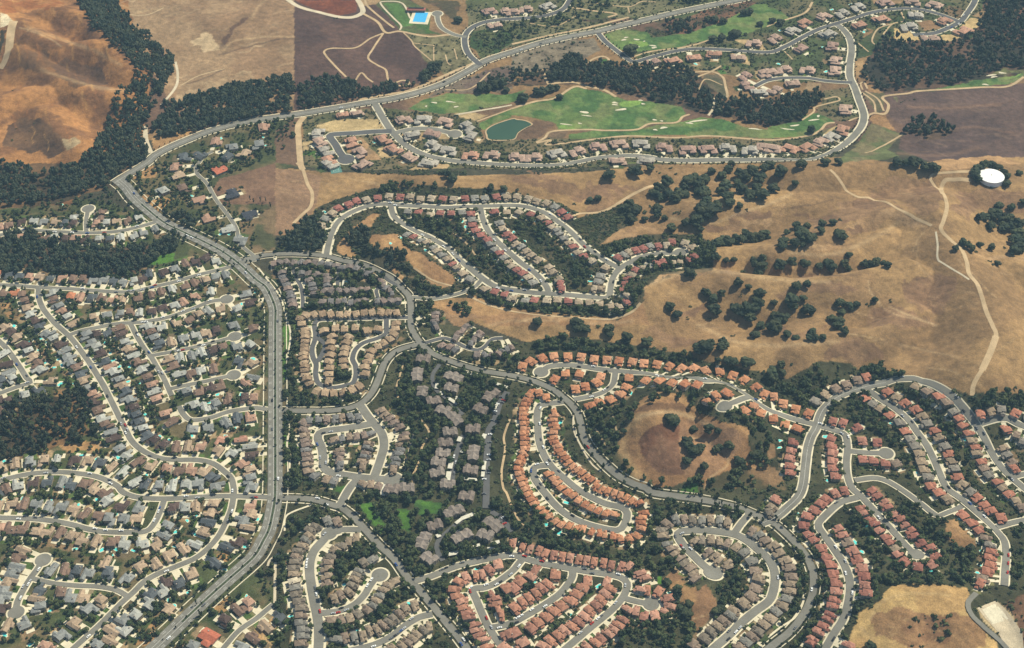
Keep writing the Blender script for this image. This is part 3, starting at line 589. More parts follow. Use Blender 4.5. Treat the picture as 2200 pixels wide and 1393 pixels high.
road('n7', 'the long lower street', 'a3:-150 1400 0 1330 150 1290 300 1265 500 1255 700 1270 850 1300 1000 1370; a4:1050 60 1150 100 1300 115 1500 115 1750 100 1950 95 2189 100; b4:100 105', 10.5)
road('n8', 'the gentle lower bend', 'a4:-150 270 0 280 200 285 400 300 600 335 750 375 900 400 1100 405 1250 395 1320 330 1370 230 1405 130', 10.5)
road('n9', 'the near cul-de-sac', 'a4:370 640 320 720 260 800 200 900 150 1000 140 1090', 11, cul=3)
road('n9b', 'the short cross street', 'a4:280 800 450 840 650 860 850 870 1000 900 1090 950', 9)
road('n10', 'the corner lane by the avenue', 'b4:150 1020 90 1070 0 1145; a4:2050 1240 1950 1350 1860 1460', 9, pave=1.2)
road('s1', 'the long near crescent', 'b4:720 385 630 415 570 480 500 560 465 650 460 750 475 860 500 1000 530 1150 540 1300 530 1450', 13, pave=2.6)
road('s1b', 'the crescent entry', 'b4:900 385 820 380 720 385 625 415', 11, cul=2)
road('s2', 'the brown cul-de-sac', 'b4:540 1098 700 1080 830 1030 920 950 970 870 1020 800 1060 770', 11, cul=2)
road('s3', 'the lower link street', 'b4:800 1420 1000 1370 1150 1300 1280 1200 1400 1130 1510 1105', 11)
road('m1', 'the salmon ridge street', 'b4:1350 825 1500 780 1700 700 1900 650 2050 620 2189 600; c4:100 625 250 670 480 710 650 740 800 760 930 790 985 840 970 920 920 1000 830 1090 720 1180 600 1280 400 1450', 11)
road('m2', 'the salmon west street', 'c4:90 635 60 670 0 740; b4:2050 840 1940 880 1850 890 1880 970 1930 1090 1980 1200 2050 1310 2160 1450', 11)
road('m3', 'the salmon middle street', 'c4:520 725 510 800 420 920 300 1010 150 1100 0 1180; b4:2050 1215 2000 1220', 11)
road('m4', 'the salmon cul-de-sac', 'c4:945 965 1080 1000 1190 1018', 10, cul=2)
road('o1', 'the upper orange street', 'c3:250 400 310 355 400 342 550 345 750 375 950 395 1200 420 1450 450 1650 470 1800 490 1900 530 2000 590 2100 660 2189 720; d3:100 760 250 810 440 855 470 868 580 900 660 940 680 1050 670 1170 680 1290 720 1393; d4:790 90 900 210 1000 320 1100 430 1200 540 1265 595', 11, cul=3)
road('o2', 'the orange side street', 'c3:530 635 700 600 800 560 865 500 885 400', 10)
road('o3', 'the short orange court', 'c3:2020 615 1920 650 1820 690', 10, cul=2)
road('o4', 'the orange crescent', 'c3:440 655 330 668 240 690 215 760 220 870 235 1000 280 1120 350 1220 450 1310 550 1393; c4:650 90 800 160 930 190 985 240 960 340 900 388 750 365 600 320 480 260 380 180 300 90 230 0; c3:190 1300 185 1230 220 1205 310 1195', 11.5)
road('r1', 'the eastern entry road', 'd4:-60 330 60 280 170 190 260 100 300 0; d3:320 1200 340 1050 370 950 410 880 450 760 500 690 600 610 750 550 900 510 1010 490', 13, mark=1)
road('r1b', 'the hilltop rim street', 'd3:1000 495 1080 465 1180 455 1280 463 1400 500 1530 570 1640 670 1730 780 1830 930 1930 1120 2000 1220 2080 1300 2300 1480', 11)
road('r2', 'the long eastern street', 'd3:850 555 980 640 1100 720 1200 810 1280 920 1360 1030 1420 1150 1470 1270 1530 1393; d4:1640 110 1760 210 1880 320 1960 400 2020 480 2035 600 2030 700 2020 860', 11)
road('r4', 'the red-roof street', 'd4:770 105 620 150 500 250 430 340 480 430 560 540 640 660 690 780 700 900 680 1030 640 1150 570 1260 460 1450', 11.5)
road('r5', 'the small red cul-de-sac', 'd3:690 1075 850 1090 1010 1095', 10, cul=2)
road('r6', 'the gully lane', 'd3:740 1325 900 1305 ; d4:1000 -40 1080 0 1200 80 1320 170 1400 235 1460 262 1560 225 1660 180', 9)
road('r7', 'the far eastern link', 'd4:1955 360 2100 320 2300 280', 9)
road('r8', 'the eastern edge court', 'd3:1820 835 1950 795 2050 795 2130 840 2300 920', 10)
road('r9', 'the edge stub', 'd3:2085 1300 2200 1270 2300 1250', 9)
road('b0', 'the brown loop entry', 'c4:2040 240 1960 330 1890 430', 11)
road('b1', 'the brown loop street', 'c4:1720 750 1640 690 1550 600 1470 520 1420 440 1440 402 1550 388 1700 392 1890 420 2000 470 2100 550 2189 630; d4:50 720 60 820 40 930 0 1000; c4:2080 1080 1950 1190 1850 1290 1660 1450', 12, cul=1)
road('k1', 'the condominium drive', 'b3:1570 335 1510 430 1530 540 1620 620 1700 700 1770 765', 7, 'asphalt_new', 0)
road('k2', 'the carport lane', 'b3:1775 940 1720 1080 1690 1200 1675 1340', 9, 'asphalt_new', 0)
road('k3', 'the condominium car park', 'b3:2150 570 2080 680 2040 820 1990 900 1980 1050 1970 1200 1970 1393; b4:1965 200', 11, 'asphalt_new', 0)
road('k4', 'the lower car park', 'b4:2000 220 2100 290 2189 400', 9, 'asphalt_new', 0)
road('k5', 'the lower condominium drive', 'b4:1820 250 1640 400 1560 480 1550 560 1600 650', 8, 'asphalt_new', 0)
road('q1', 'the lower service road', 'd4:1780 925 1710 1010 1740 1110 1850 1220 2000 1350 2080 1450', 8, pave=0)
# dirt tracks, cart paths and maintenance benches
for s, w, m in (('d2:1730 150 1600 145 1500 170 1490 250 1530 370 1500 500 1480 570 1560 660 1660 750 1700 850 1720 950 1790 1040 1830 1150 1870 1280 1920 1393; d3:1950 90 1900 230 1830 380 1760 500 1745 600', 5.5, 'dirt'),
                ('d2:1730 75 1600 80 1430 95 1390 140 1450 220 1490 270', 4, 'dirt'), ('d2:530 60 640 190 760 290 900 320 1100 390 1250 470 1400 540', 4, 'dirt'), ('d2:1435 590 1450 700 1455 830 1560 900 1720 1000', 2.5, 'dirt_pale'),
                ('d3:1950 90 1900 230 1830 380', 8, 'dirt'), ('b2:350 0 400 60 440 180 480 260 470 370 400 440 320 520', 5, 'dirt'),
                ('b1:270 0 370 60 550 110 700 145 820 150 910 110 900 50 870 0 850 -50', 9, 'dirt_pale'), ('b1:920 120 1040 190 1110 280 1230 270 1380 300 1500 315 1650 300 1760 320', 5, 'dirt'), ('b1:930 0 960 60 1100 180 1180 240', 4, 'dirt'),
                ('b1:1230 260 1240 220 1170 150 1070 40 1090 15 1250 30 1320 160', 3.2, 'dirt_pale'), ('b1:1090 285 980 330 850 410 650 415 585 440 600 480 680 570 770 660', 3.5, 'dirt'), ('b1:1090 285 1000 420 960 500 1040 560 1110 600 1130 680 1180 710 1250 690 1300 700 1290 730 1060 740', 3.5, 'dirt'), ('b1:850 690 900 625 950 670 1000 705', 3, 'dirt'),
                ('b1:410 1000 360 1080 365 1200 380 1393; b2:400 60', 9, 'dirt'), ('b1:870 860 1060 820 1300 780 1500 700 1700 610 1870 540', 6, 'dirt'), ('c1:0 380 300 310 600 250 800 200 1000 150', 5, 'dirt'),
                ('c1:0 930 200 870 370 840 530 745 640 760', 4.5, 'dirt'), ('c1:300 720 520 705 640 740 780 770 890 830', 5, 'dirt'), ('c1:260 600 310 600 280 650 310 720', 4, 'dirt'), ('c1:610 560 720 495 800 490 850 540', 4, 'dirt'),
                ('c1:210 1220 280 1180 350 1125 650 1110 800 1118 1060 1110 1180 1060 1400 1050 1460 1000 1520 980', 4, 'dirt'), ('c1:210 1225 330 1200 300 1240 650 1200 1000 1165 1400 1180 1700 1165 2189 1200; d1:330 1165 440 1120 500 1060 570 1050', 4, 'dirt'),
                ('c1:1030 545 1160 600 1500 620 1700 615 1800 660 1825 740 1840 830 1780 840', 4, 'dirt'), ('c1:1570 665 1700 615 1790 565', 3.5, 'dirt'), ('c1:1590 780 1655 680 1800 730', 2.2, 'dirt'), ('c1:1620 760 1680 780 1700 830', 2.2, 'dirt'), ('c1:1730 840 1720 930 1680 990', 4, 'dirt_pale'),
                ('d1:290 1030 390 960 400 920 500 890 610 860 580 830 480 850', 3, 'dirt'), ('d1:690 1035 760 1010 800 1010', 3.5, 'dirt'), ('d1:840 1010 900 970 1000 975 1030 900 985 830 1200 800 1300 780 1800 750 2050 740 2189 660', 4.5, 'dirt'), ('d1:830 1310 1000 1240 1150 1150', 3, 'dirt'),
                ('d1:800 790 900 870 920 960', 3, 'dirt'), ('d1:830 780 940 850 990 950', 3.2, 'dirt'), ('d1:810 770 790 720 820 705 850 760', 3, 'dirt'), ('d1:120 180 250 140 330 100 380 20', 4, 'dirt'), ('c1:2189 230; d1:0 225 130 170', 3.5, 'dirt'), ('c1:1000 500 1200 440 1500 400 1700 340', 3.5, 'dirt'),
                ('d1:1140 105 1160 180 1060 210 980 310 1010 350', 2.8, 'dirt'), ('d1:1060 205 940 250 890 350 940 400', 2.8, 'dirt'), ('d1:770 370 860 445', 2.6, 'dirt'), ('d1:140 440 210 510', 2.4, 'dirt'),
                ('c1:720 30 990 60 1110 15 1230 20', 2.2, 'dirt'), ('c1:990 60 1005 115', 2, 'dirt'), ('c1:500 65 700 95 890 120 820 150', 4, 'dirt'), ('c1:150 200 370 225 560 130', 2.2, 'dirt'), ('b1:1340 370 1520 390', 2, 'dirt'), ('b1:1520 390 1520 520', 2, 'dirt'), ('b1:1620 470 1640 540 1670 560', 2, 'dirt'), ('b1:1695 420 1720 510', 2, 'dirt'), ('b1:1260 280 1330 350 1360 400 1500 520', 2.4, 'dirt'), ('b1:1620 770 1830 760 2000 620', 2.5, 'dirt'),
                ('b1:1700 985 1900 950 2189 900', 3.5, 'dirt_pale'), ('b1:1890 1040 2000 1000 2189 930', 3, 'dirt'),
                ('b3:1260 320 1220 460 1195 560 1220 625', 2.4, 'dirt'), ('b3:1300 710 1420 820 1480 920 1420 1040 1390 1180 1340 1290 1350 1360', 2.6, 'dirt'), ('b3:2170 800 2120 950 2130 1060 2100 1250 2115 1393; b4:2140 60 2189 190', 2.6, 'dirt'), ('b3:1350 910 1310 1060 1270 1240', 2, 'dirt_pale'),
                ('c3:710 880 780 990 820 1040', 2, 'dirt'), ('c3:860 770 900 920', 2, 'dirt'), ('c4:0 180 60 300 170 390', 2.2, 'dirt'), ('b2:1690 600 1800 690 1890 810', 2.4, 'dirt'), ('b2:1350 900 1500 1000 1700 1060', 2.5, 'dirt'), ('b2:1800 1120 1900 1180 2060 1240 2189 1270', 3.5, 'dirt'), ('c2:0 1270 200 1300 500 1320 800 1340 1000 1290 1100 1200', 3.5, 'dirt'),
                ('d2:0 0 60 90 200 330', .0, 'dirt'), ('c2:420 540 560 440 760 420 1000 290 1200 200 1300 160', 4, 'dirt'), ('a1:1240 1080 1250 1200 1290 1310', 7, 'dirt_pale'), ('a1:120 180 80 400 50 500 0 590', 13, 'dirt'), ('a1:1500 530 1520 640 1500 750 1380 900', 4, 'dirt_pale'), ('a1:1040 120 1250 130 1400 70', 3, 'dirt'), ('a1:1550 730 1700 650 1920 590', 2.5, 'dirt'),
                ('b4:300 310 330 290 350 270', 2, 'dirt_pale'), ('b4:100 690 120 640 200 580', 2.5, 'dirt_pale'), ('b4:165 660 160 1020', 3, 'dirt_pale'), ('b4:245 390 250 280 310 230 470 170', 2.2, 'concrete'), ('b3:270 800 285 900 265 1020 290 1100 285 1250', 2.2, 'concrete'), ('b3:285 0 295 100 270 280', 2.2, 'concrete'), ('b2:20 900 130 1040 210 1150 240 1250 280 1393', 2.2, 'concrete'),
                ('c3:525 750 530 900 600 1050 680 1180 760 1250', 2, 'dirt_pale'), ('d3:1090 610 1000 560', .0, 'dirt'), ('d4:300 900 300 1000 230 1130 100 1220 0 1300', 2.2, 'concrete'), ('c3:1050 790 1150 760 1330 735 1480 770 1700 860', 0, 'dirt')):
    if w: path(s, w, m)
# ------------------------------------------------------------------ houses
def roof_block(mb, cx, cy, w, d, e, r, typ, ov=.6):
    """hip ('h') or gable ('g') roof; the ridge runs along the longer side, 'gy'/'gx' force it"""
    along_x = (w >= d) if len(typ) == 1 else typ[1] == 'x'
    W, Dp = w/2+ov, d/2+ov; q = r*.16
    if along_x: L, S = W, Dp
    else: L, S = Dp, W
    rl = L if typ[0] == 'g' else max(L-S*.95, .05)
    f = (lambda a, b, z: (cx+a, cy+b, z)) if along_x else (lambda a, b, z: (cx-b, cy+a, z))
    V = [f(-L, -S, e), f(L, -S, e), f(L, S, e), f(-L, S, e), f(-L, -S, e+q), f(L, -S, e+q), f(L, S, e+q), f(-L, S, e+q), f(-rl, 0, e+q+r), f(rl, 0, e+q+r)]
    F = [(3, 2, 1, 0), (0, 1, 5, 4), (1, 2, 6, 5), (2, 3, 7, 6), (3, 0, 4, 7), (4, 5, 9, 8), (6, 7, 8, 9), (5, 6, 9), (7, 4, 8)]
    mb.add(V, F)
def window_rows(mb, cx, cy, w, d, e):
    n = max(1, int(w/3.6)); zs = [1.0] if e < 4.2 else [1.0, 3.7]
    for z in zs:
        for i in range(n):
            x = cx-w/2+(i+.5)*w/n
            for s in (-1, 1): mb.box(x, cy+s*(d/2), 1.5, .08, z, z+1.25, 1)
        m = max(1, int(d/4.2))
        for i in range(m):
            y = cy-d/2+(i+.5)*d/m
            for s in (-1, 1): mb.box(cx+s*(w/2), y, .08, 1.3, z, z+1.2, 1)
TEMPL = {}
def template(kind, blocks, garage=None, chimney=None):
    w = MB(); r = MB()
    for (cx, cy, bw, bd, e, rise, typ) in blocks:
        w.box(cx, cy, bw, bd, -1.5, e+.15); window_rows(w, cx, cy, bw, bd, e)
        if typ[0] == 'g':       # gable walls
            ax = (bw >= bd) if len(typ) == 1 else typ[1] == 'x'
            for s in (-1, 1):
                if ax: x = cx+s*(bw/2-.02); w.add([(x, cy-bd/2, e), (x, cy+bd/2, e), (x, cy, e+rise*.94)], [(0, 1, 2)])
                else: y = cy+s*(bd/2-.02); w.add([(cx-bw/2, y, e), (cx+bw/2, y, e), (cx, y, e+rise*.94)], [(0, 1, 2)])
        roof_block(r, cx, cy, bw, bd, e, rise, typ)
    k = len(TEMPL.setdefault(kind, []))
    d = dict(wall=w.mesh(kind+'_wall', [M['stucco'], M['glass']]), roof=r.mesh(kind+'_roof', [M['roof']]))
    if garage:
        gx, gy, gw = garage; g = MB(); g.box(gx, gy, gw, .14, .05, 2.3); g.box(gx, gy-.04, gw+.3, .1, 2.3, 2.5); d['garage_door'] = g.mesh('garage_door', [M['garage']])
    if chimney:
        x, y, z = chimney; c = MB(); c.box(x, y, 1.1, .8, z-2.2, z); c.box(x, y, 1.4, 1.1, z, z+.25); d['chimney'] = c.mesh('chimney', [M['chimney']])
    TEMPL[kind].append(d)
# single-storey and two-storey ranch houses
for sgn in (1, -1):
    template('ranch_house', [(0, 1.2, 17, 9.2, 2.9, 2.1, 'h'), (-4.8*sgn, -4.6, 6.8, 7.4, 2.8, 1.7, 'gy')], (-4.8*sgn, -8.3, 4.8), (5*sgn, 3, 5.6))
    template('ranch_house', [(0, 2, 16, 8.4, 2.9, 1.9, 'gx'), (5*sgn, -3.6, 6.4, 8, 2.8, 1.8, 'h'), (-4*sgn, 6.6, 6.2, 5, 2.7, 1.5, 'gy')], (5*sgn, -7.6, 4.8))
    template('ranch_house', [(1.5*sgn, 1, 12.5, 10, 5.3, 2.1, 'h'), (-5*sgn, -3.4, 7, 8.6, 2.9, 1.7, 'h')], (-5*sgn, -7.7, 4.8), (6*sgn, 2.4, 8))
    template('ranch_house', [(0, 0, 10.5, 15, 2.9, 2.2, 'gy'), (6.4*sgn, -2.6, 6, 7.2, 2.8, 1.7, 'h')], (0, -7.5, 5), (-3*sgn, 3, 5.2))
# two-storey tile-roofed tract houses on narrow lots
def tract(kind, w, d):
    for sgn in (1, -1):
        template(kind, [(0, d*.1, w, d*.68, 5.5, 2.1, 'h'), (-.2*w*sgn, -d*.33, w*.5, d*.34, 2.9, 1.5, 'gy'), (.27*w*sgn, -d*.22, w*.4, d*.3, 5.2, 1.5, 'h')], (-.2*w*sgn, -d*.5, w*.36), (.42*w*sgn, d*.2, 8.4))
        template(kind, [(0, d*.16, w, d*.52, 5.6, 2.0, 'h'), (.22*w*sgn, -d*.24, w*.52, d*.44, 4.4, 1.8, 'h'), (-.24*w*sgn, -d*.2, w*.46, d*.3, 2.9, 1.3, 'gy'), (-.15*w*sgn, d*.42, w*.5, d*.2, 3.0, 1.2, 'h')], (.22*w*sgn, -d*.46, w*.36))
tract('tile_roofed_house', 11.4, 16.5); tract('tract_house', 10.8, 15.5); tract('red_roofed_house', 11.6, 15)
tract('hillside_house', 11.5, 15); tract('hilltop_house', 11.5, 15)
for sgn in (1, -1):
    template('townhouse', [(0, 0, 10, 12.5, 5.6, 2.3, 'gx'), (-2.4*sgn, -5.6, 5, 5, 5.2, 1.8, 'gy'), (2.6*sgn, 5.3, 4.4, 4.6, 5.1, 1.6, 'gy')], (-2.4*sgn, -8.1, 3.6))
    template('townhouse', [(0, .6, 10.4, 11.5, 5.7, 2.1, 'h'), (2.2*sgn, -4.6, 5.6, 6, 4.6, 1.8, 'gy')], (2.2*sgn, -7.6, 3.8), (-3*sgn, 2, 8.4))
    template('villa', [(0, 2, 18, 11, 6, 2.4, 'h'), (-8*sgn, -4.6, 9, 11.4, 3.4, 1.9, 'h'), (8*sgn, -3.6, 8.4, 9.6, 4.2, 1.9, 'h'), (10*sgn, 6, 8, 8.4, 3.3, 1.7, 'h')], (-8*sgn, -10.3, 5.4), (3*sgn, 4, 9))
    template('villa', [(0, 0, 24, 10.5, 4, 2.2, 'h'), (3*sgn, 1, 11, 12, 6.4, 2.2, 'h'), (-9*sgn, -6.5, 8, 10, 3.5, 1.8, 'h'), (7*sgn, -6, 7, 7, 3.4, 1.7, 'gy')], (-9*sgn, -11.5, 5), (5*sgn, 3, 9.4))
    template('condo_block', [(0, 0, 26, 9.5, 6.6, 2.2, 'gx'), (-9*sgn, -.6, 8, 14, 6.4, 2.2, 'gy'), (0, .8, 7.4, 15, 6.8, 2.3, 'gy'), (9*sgn, -.4, 8.2, 13.6, 6.3, 2.1, 'gy')], None)
    template('condo_block', [(0, 0, 19, 9, 6.6, 2.2, 'gx'), (-5.6*sgn, -.6, 7.6, 14, 6.4, 2.2, 'gy'), (5*sgn, .8, 7.8, 15, 6.8, 2.3, 'gy')], None)

PAL = {  # roof colours of the place: (name, colour, weight)
 'orange': [('orange', S(208, 142, 100), 5), ('pale orange', S(214, 152, 112), 3), ('burnt orange', S(194, 126, 88), 2)],
 'salmon': [('terracotta', S(190, 132, 104), 5), ('pale terracotta', S(202, 148, 122), 3), ('dusty terracotta', S(176, 122, 100), 2)],
 'red': [('red', S(178, 116, 96), 5), ('pale red', S(190, 132, 110), 3), ('brick red', S(162, 102, 86), 2)],
 'brown': [('tan', S(168, 146, 120), 4), ('taupe', S(154, 132, 112), 3), ('grey brown', S(140, 126, 108), 3), ('grey', S(144, 138, 126), 2)],
 'taupe': [('grey brown', S(150, 136, 124), 5), ('taupe', S(140, 124, 112), 3)],
 'town': [('sandy', S(190, 160, 126), 5), ('tan', S(176, 146, 114), 3), ('light brown', S(164, 136, 106), 2)],
 'greytown': [('taupe', S(142, 126, 116), 5), ('grey', S(132, 126, 122), 3), ('pinkish brown', S(156, 132, 118), 2)],
 'mixed': [('terracotta', S(190, 124, 98), 5), ('tan', S(170, 146, 118), 3), ('grey', S(148, 138, 124), 2), ('taupe', S(154, 130, 110), 1)],
 'hill': [('red', S(172, 108, 94), 4), ('tan', S(182, 160, 132), 4), ('grey', S(156, 150, 138), 3), ('beige', S(192, 172, 144), 2)],
 'loop': [('tan', S(166, 142, 118), 4), ('grey', S(136, 132, 126), 3), ('taupe', S(152, 130, 114), 3)],
 'villa': [('pinkish', S(198, 164, 142), 5), ('salmon', S(200, 150, 122), 2), ('pale grey', S(190, 180, 164), 4), ('dusty pink', S(184, 148, 130), 2)],
 'ranch': [('grey', S(152, 152, 146), 5), ('slate', S(98, 102, 104), 3), ('brown', S(140, 112, 94), 3.5), ('tan', S(190, 162, 132), 5), ('silvery', S(190, 188, 176), 4.5), ('chocolate', S(98, 78, 70), 3), ('rosy', S(192, 150, 124), 2), ('orange', S(214, 136, 96), .3)],
 'dark': [('charcoal', S(70, 72, 80), 1)], 'redr': [('bright red-orange', S(206, 116, 86), 1)], 'cream': [('cream', S(216, 200, 170), 1)]}
def pick(pal):
    P = PAL[pal]; w = np.array([p[2] for p in P], float); return P[rng.choice(len(P), p=w/w.sum())]
STUCCO = [S(214, 196, 168, .7), S(196, 176, 150, .7), S(226, 214, 192, .7), S(178, 160, 138, .7)]
RC = np.vstack([ROADS[k]['C'] for k in ORDER]); RK = np.concatenate([[k]*len(ROADS[k]['C']) for k in ORDER])
def near_road(p):
    d = np.hypot(RC[:, 0]-p[0], RC[:, 1]-p[1]); i = d.argmin(); return RC[i], d[i], RK[i]
HOUSES = []; DRIVES = {}; PATIOS = []
GS = .80
BASEW = dict(tile_roofed_house=11.4, tract_house=10.8, red_roofed_house=11.6, hillside_house=11.5, hilltop_house=11.5, townhouse=10.4, villa=24, condo_block=26, ranch_house=17)
def build_house(kind, p, rz, pal, label, group, sc=1.0, drive=True, parts=True, cat='house', gap=None):
    if kind != 'condo_block': sc = sc*(1.08 if kind == 'villa' else .95 if kind == 'ranch_house' else GS)
    sx = sc if gap is None or kind in ('villa', 'ranch_house') else min(sc*1.05, max(.56*sc, .76*gap/BASEW[kind]))
    sy = sc*(1.08 if gap is not None and kind != 'villa' else 1)
    if kind == 'ranch_house' and sc < 1.08: sx, sy = sc*.70, sc*1.08
    t = TEMPL[kind][rng.integers(len(TEMPL[kind]))]
    cn, c, _ = pick(pal); v = rng.uniform(.86, 1.12)
    z = float(ground(p[0], p[1]))
    c4 = np.cos(rz), np.sin(rz)
    e = bpy.data.objects.new(kind, None); COL.objects.link(e); e.empty_display_size = .5
    e.location = (p[0], p[1], z+.1); e.rotation_euler = (0, 0, rz); e.scale = (sx, sy, max(sc, .84) if sc < 1 else 1)
    tag(e, label.format(c=cn), cat, group)
    w = link('wall', t['wall'], e); w.color = (*STUCCO[rng.integers(4)]*rng.uniform(.8, 1.05), 1)
    r = link('roof', t['roof'], e); r.color = (*np.clip(np.array(c)*v, 0, 1), 1)
    if parts and 'garage_door' in t: link('garage_door', t['garage_door'], e)
    if parts and 'chimney' in t: link('chimney', t['chimney'], r)
    HOUSES.append(dict(p=np.array(p[:2]), rz=rz, kind=kind, o=e, name=cn, ref=label.format(c=cn), sc=sc))
    stamp(HOUSEM, [p[:2]], 7*sc if kind not in ('villa', 'condo_block') else 11*sc)
    if kind == 'condo_block':
        for s in (-9, 9): stamp(HOUSEM, [(p[0]+c4[0]*s, p[1]+c4[1]*s)], 7*sc)
    if drive:
        q, d, k = near_road(p)
        if d < 40:
            DRIVES.setdefault(k, []).append((np.array(p[:2]), rz, d, sc, ROADS[k]['w'], kind))
    return e
def face(p, extra=0.0):
    q, d, k = near_road(p); return math.atan2(q[1]-p[1], q[0]-p[0])+math.pi/2+extra
ORD = lambda n: '%d%s' % (n, 'th' if 10 <= n % 100 <= 20 else {1: 'st', 2: 'nd', 3: 'rd'}.get(n % 10, 'th'))
def endname(a, b):
    d = np.asarray(b)-np.asarray(a)
    if abs(d[0]) > 1.1*abs(d[1]): return 'west' if d[0] > 0 else 'east'
    return 'far' if d[1] > 0 else 'near'
def spread(P, n):
    C = curve(P, 3) if len(P) > 2 else np.linspace(P[0], P[1], 60)
    L = np.r_[0, np.cumsum(np.hypot(*np.diff(C, axis=0).T))]; s = np.linspace(0, L[-1], n)
    return np.c_[np.interp(s, L, C[:, 0]), np.interp(s, L, C[:, 1])]
def row(name, kind, pal, s, n=0, sc=1.0, word='house', rot=None, exc=(), jit=.4, up=5.0, cat='house'):
    """one row of houses traced through its roofs"""
    p = pts(s); W = at(p[:, 0], p[:, 1], up*sc)
    if n: W = spread(W, n)
    en = endname(p[0], p[-1]); g = ('%ss of %s' % (word, name))
    for i, q in enumerate(W):
        q = q+rng.normal(0, jit, 2); a = face(q)+rng.normal(0, .03) if rot is None else rot+rng.normal(0, .05)
        pl = dict(exc).get(i, pal)
        gp = None if len(W) < 2 else min(np.hypot(*(W[j]-W[i])) for j in (i-1, i+1) if 0 <= j < len(W))
        nm_ = name if len(name.split()) < 8 else name.replace('the ', '', 1)
        build_house(kind, q, a, pl, '{c}-roofed %s, %s from %s end of %s' % (word, ORD(i+1), en, nm_), g, sc, cat=cat, gap=gp)
O, T, B, H, R, U = 'tile_roofed_house', 'townhouse', 'tract_house', 'red_roofed_house', 'hillside_house', 'hilltop_house'
row('the top orange row below the hills', O, 'orange', 'c3:90 345 160 300 255 275 360 255 480 260 590 265 700 285 810 285 915 300 1030 310 1130 315 1235 325 1345 345 1450 360 1555 360 1660 380 1780 390 1890 425 1990 460 2085 520 2160 580; d3:50 605 130 660 240 710 350 745', sc=1.02)
row('the orange knot by the teardrop pool', O, 'orange', 'c3:365 455 455 405 575 405')
row('the curve inside the orange side street', O, 'orange', 'c3:760 425 725 485 630 520 545 540')
row('the outer orange side street row', O, 'orange', 'c3:1000 440 980 520 930 575 840 625 750 645 670 680')
row('the short orange row above the knoll', O, 'orange', 'c3:1150 465 1265 465 1370 485 1480 490 1590 500')
row('the short orange court', O, 'orange', 'c3:1680 640 1745 590 1835 570')
row('the lower orange row by the court', O, 'orange', 'c3:1990 720 2055 675 2135 745; d3:45 785 150 835 260 875')
row('the outer west edge of the crescent', O, 'orange', 'c3:170 560 150 610 120 650 108 690 105 740 105 780 105 830 110 880 110 930 115 980 110 1030 105 1080 80 1150 65 1190 60 1230 75 1290 90 1350; c4:115 20 140 60 160 110 200 160 230 190 280 225 320 265', 27, .86)
row('the southern edge of the crescent', O, 'orange', 'c4:375 300 425 335 490 345 550 365 610 375 685 395 745 405 795 420 865 435 930 445 1000 450 1065 430', sc=.88)
row('the crescent end by the bend', O, 'orange', 'c4:1100 365 1100 320 1110 275 1120 230', sc=.88)
row('the inner crescent row', O, 'orange', 'c3:360 730 355 760 350 800 355 840 360 880 350 920 355 960 370 1000 390 1040 400 1075 440 1110 455 1140 490 1180 520 1210 570 1240 630 1290 690 1340 740 1370; c4:720 20 780 40 850 60 900 80 960 100 1020 130 1080 150', 27, .86)
row('the middle crescent row', O, 'orange', 'c3:320 1260 370 1320 420 1370; c4:440 35 490 60 540 95 580 130 630 160 680 190 740 215 800 230 870 245', 12, .86)
row('the crescent gate', O, 'orange', 'c3:230 575 290 610', sc=.86)
# sandy townhouses on the horseshoe
row('the west side of the horseshoe', T, 'town', 'b3:420 30 420 90 420 150 410 210 410 270 415 330 420 390 430 440 455 490', 14, .92, 'townhouse')
row('the south bend of the horseshoe', T, 'town', 'b3:520 560 610 575 710 570 800 555 880 515', 6, .95, 'townhouse')
row('the first column inside the horseshoe', T, 'town', 'b3:650 90 640 170 640 230 630 290 630 350 625 410 630 470', 8, .92, 'townhouse')
row('the second column inside the horseshoe', T, 'town', 'b3:790 95 770 180 755 240 745 300 745 350', 6, .92, 'townhouse')
row('the upper rank above the cross lane', T, 'town', 'b2:430 1300 520 1290 610 1295 700 1295 790 1290 870 1290 950 1280 1030 1280 1120 1280 1200 1280', 12, .95, 'townhouse')
row('the rank below the cross lane', T, 'town', 'b3:580 40 680 20 760 25 850 15 950 40 1040 25', sc=.95, word='townhouse')
row('the west corner of the cross lane', T, 'town', 'b2:380 1330 390 1375', sc=.95, word='townhouse')
row('the east side of the horseshoe', T, 'town', 'b2:1200 1375; b3:1190 30 1170 90 1120 130 1060 170 1000 210 970 270 950 310 930 360 930 405', 11, .92, 'townhouse')
g = 'greytown'
row('the top grey rank by the collector', T, g, 'b2:150 860 205 850 260 845 325 850 385 845 445 855 505 855 560 860 620 865 685 880 735 895 800 890 860 900 910 930 960 945', sc=.88, word='townhouse')
row('the west alley rank', T, g, 'b2:220 940 230 980 250 1020 270 1060 290 1110 300 1150 310 1190 320 1220', 9, .88, 'townhouse')
row('the short rank beside the west alley', T, g, 'b2:385 945 450 945 520 955', sc=.88, word='townhouse')
row('the middle stack of the west alley', T, g, 'b2:460 1000 480 1040 490 1080 500 1110', sc=.88, word='townhouse')
row('the stack by the pool alley', T, g, 'b2:600 960 610 990 612 1020 610 1050', sc=.88, word='townhouse')
row('the rank below the estate pool', T, g, 'b2:595 1095 650 1090 710 1090 775 1090 830 1095 890 1085 945 1080', sc=.88, word='townhouse')
row('the east alley stack', T, g, 'b2:1070 1010 1090 1040 1110 1065 1150 1090 1160 1115', sc=.88, word='townhouse')
row('the bottom grey rank', T, g, 'b2:570 1185 640 1185 700 1185 755 1185 810 1190 870 1190 925 1180 1035 1180 1090 1180 1150 1180 1210 1180', sc=.88, word='townhouse')
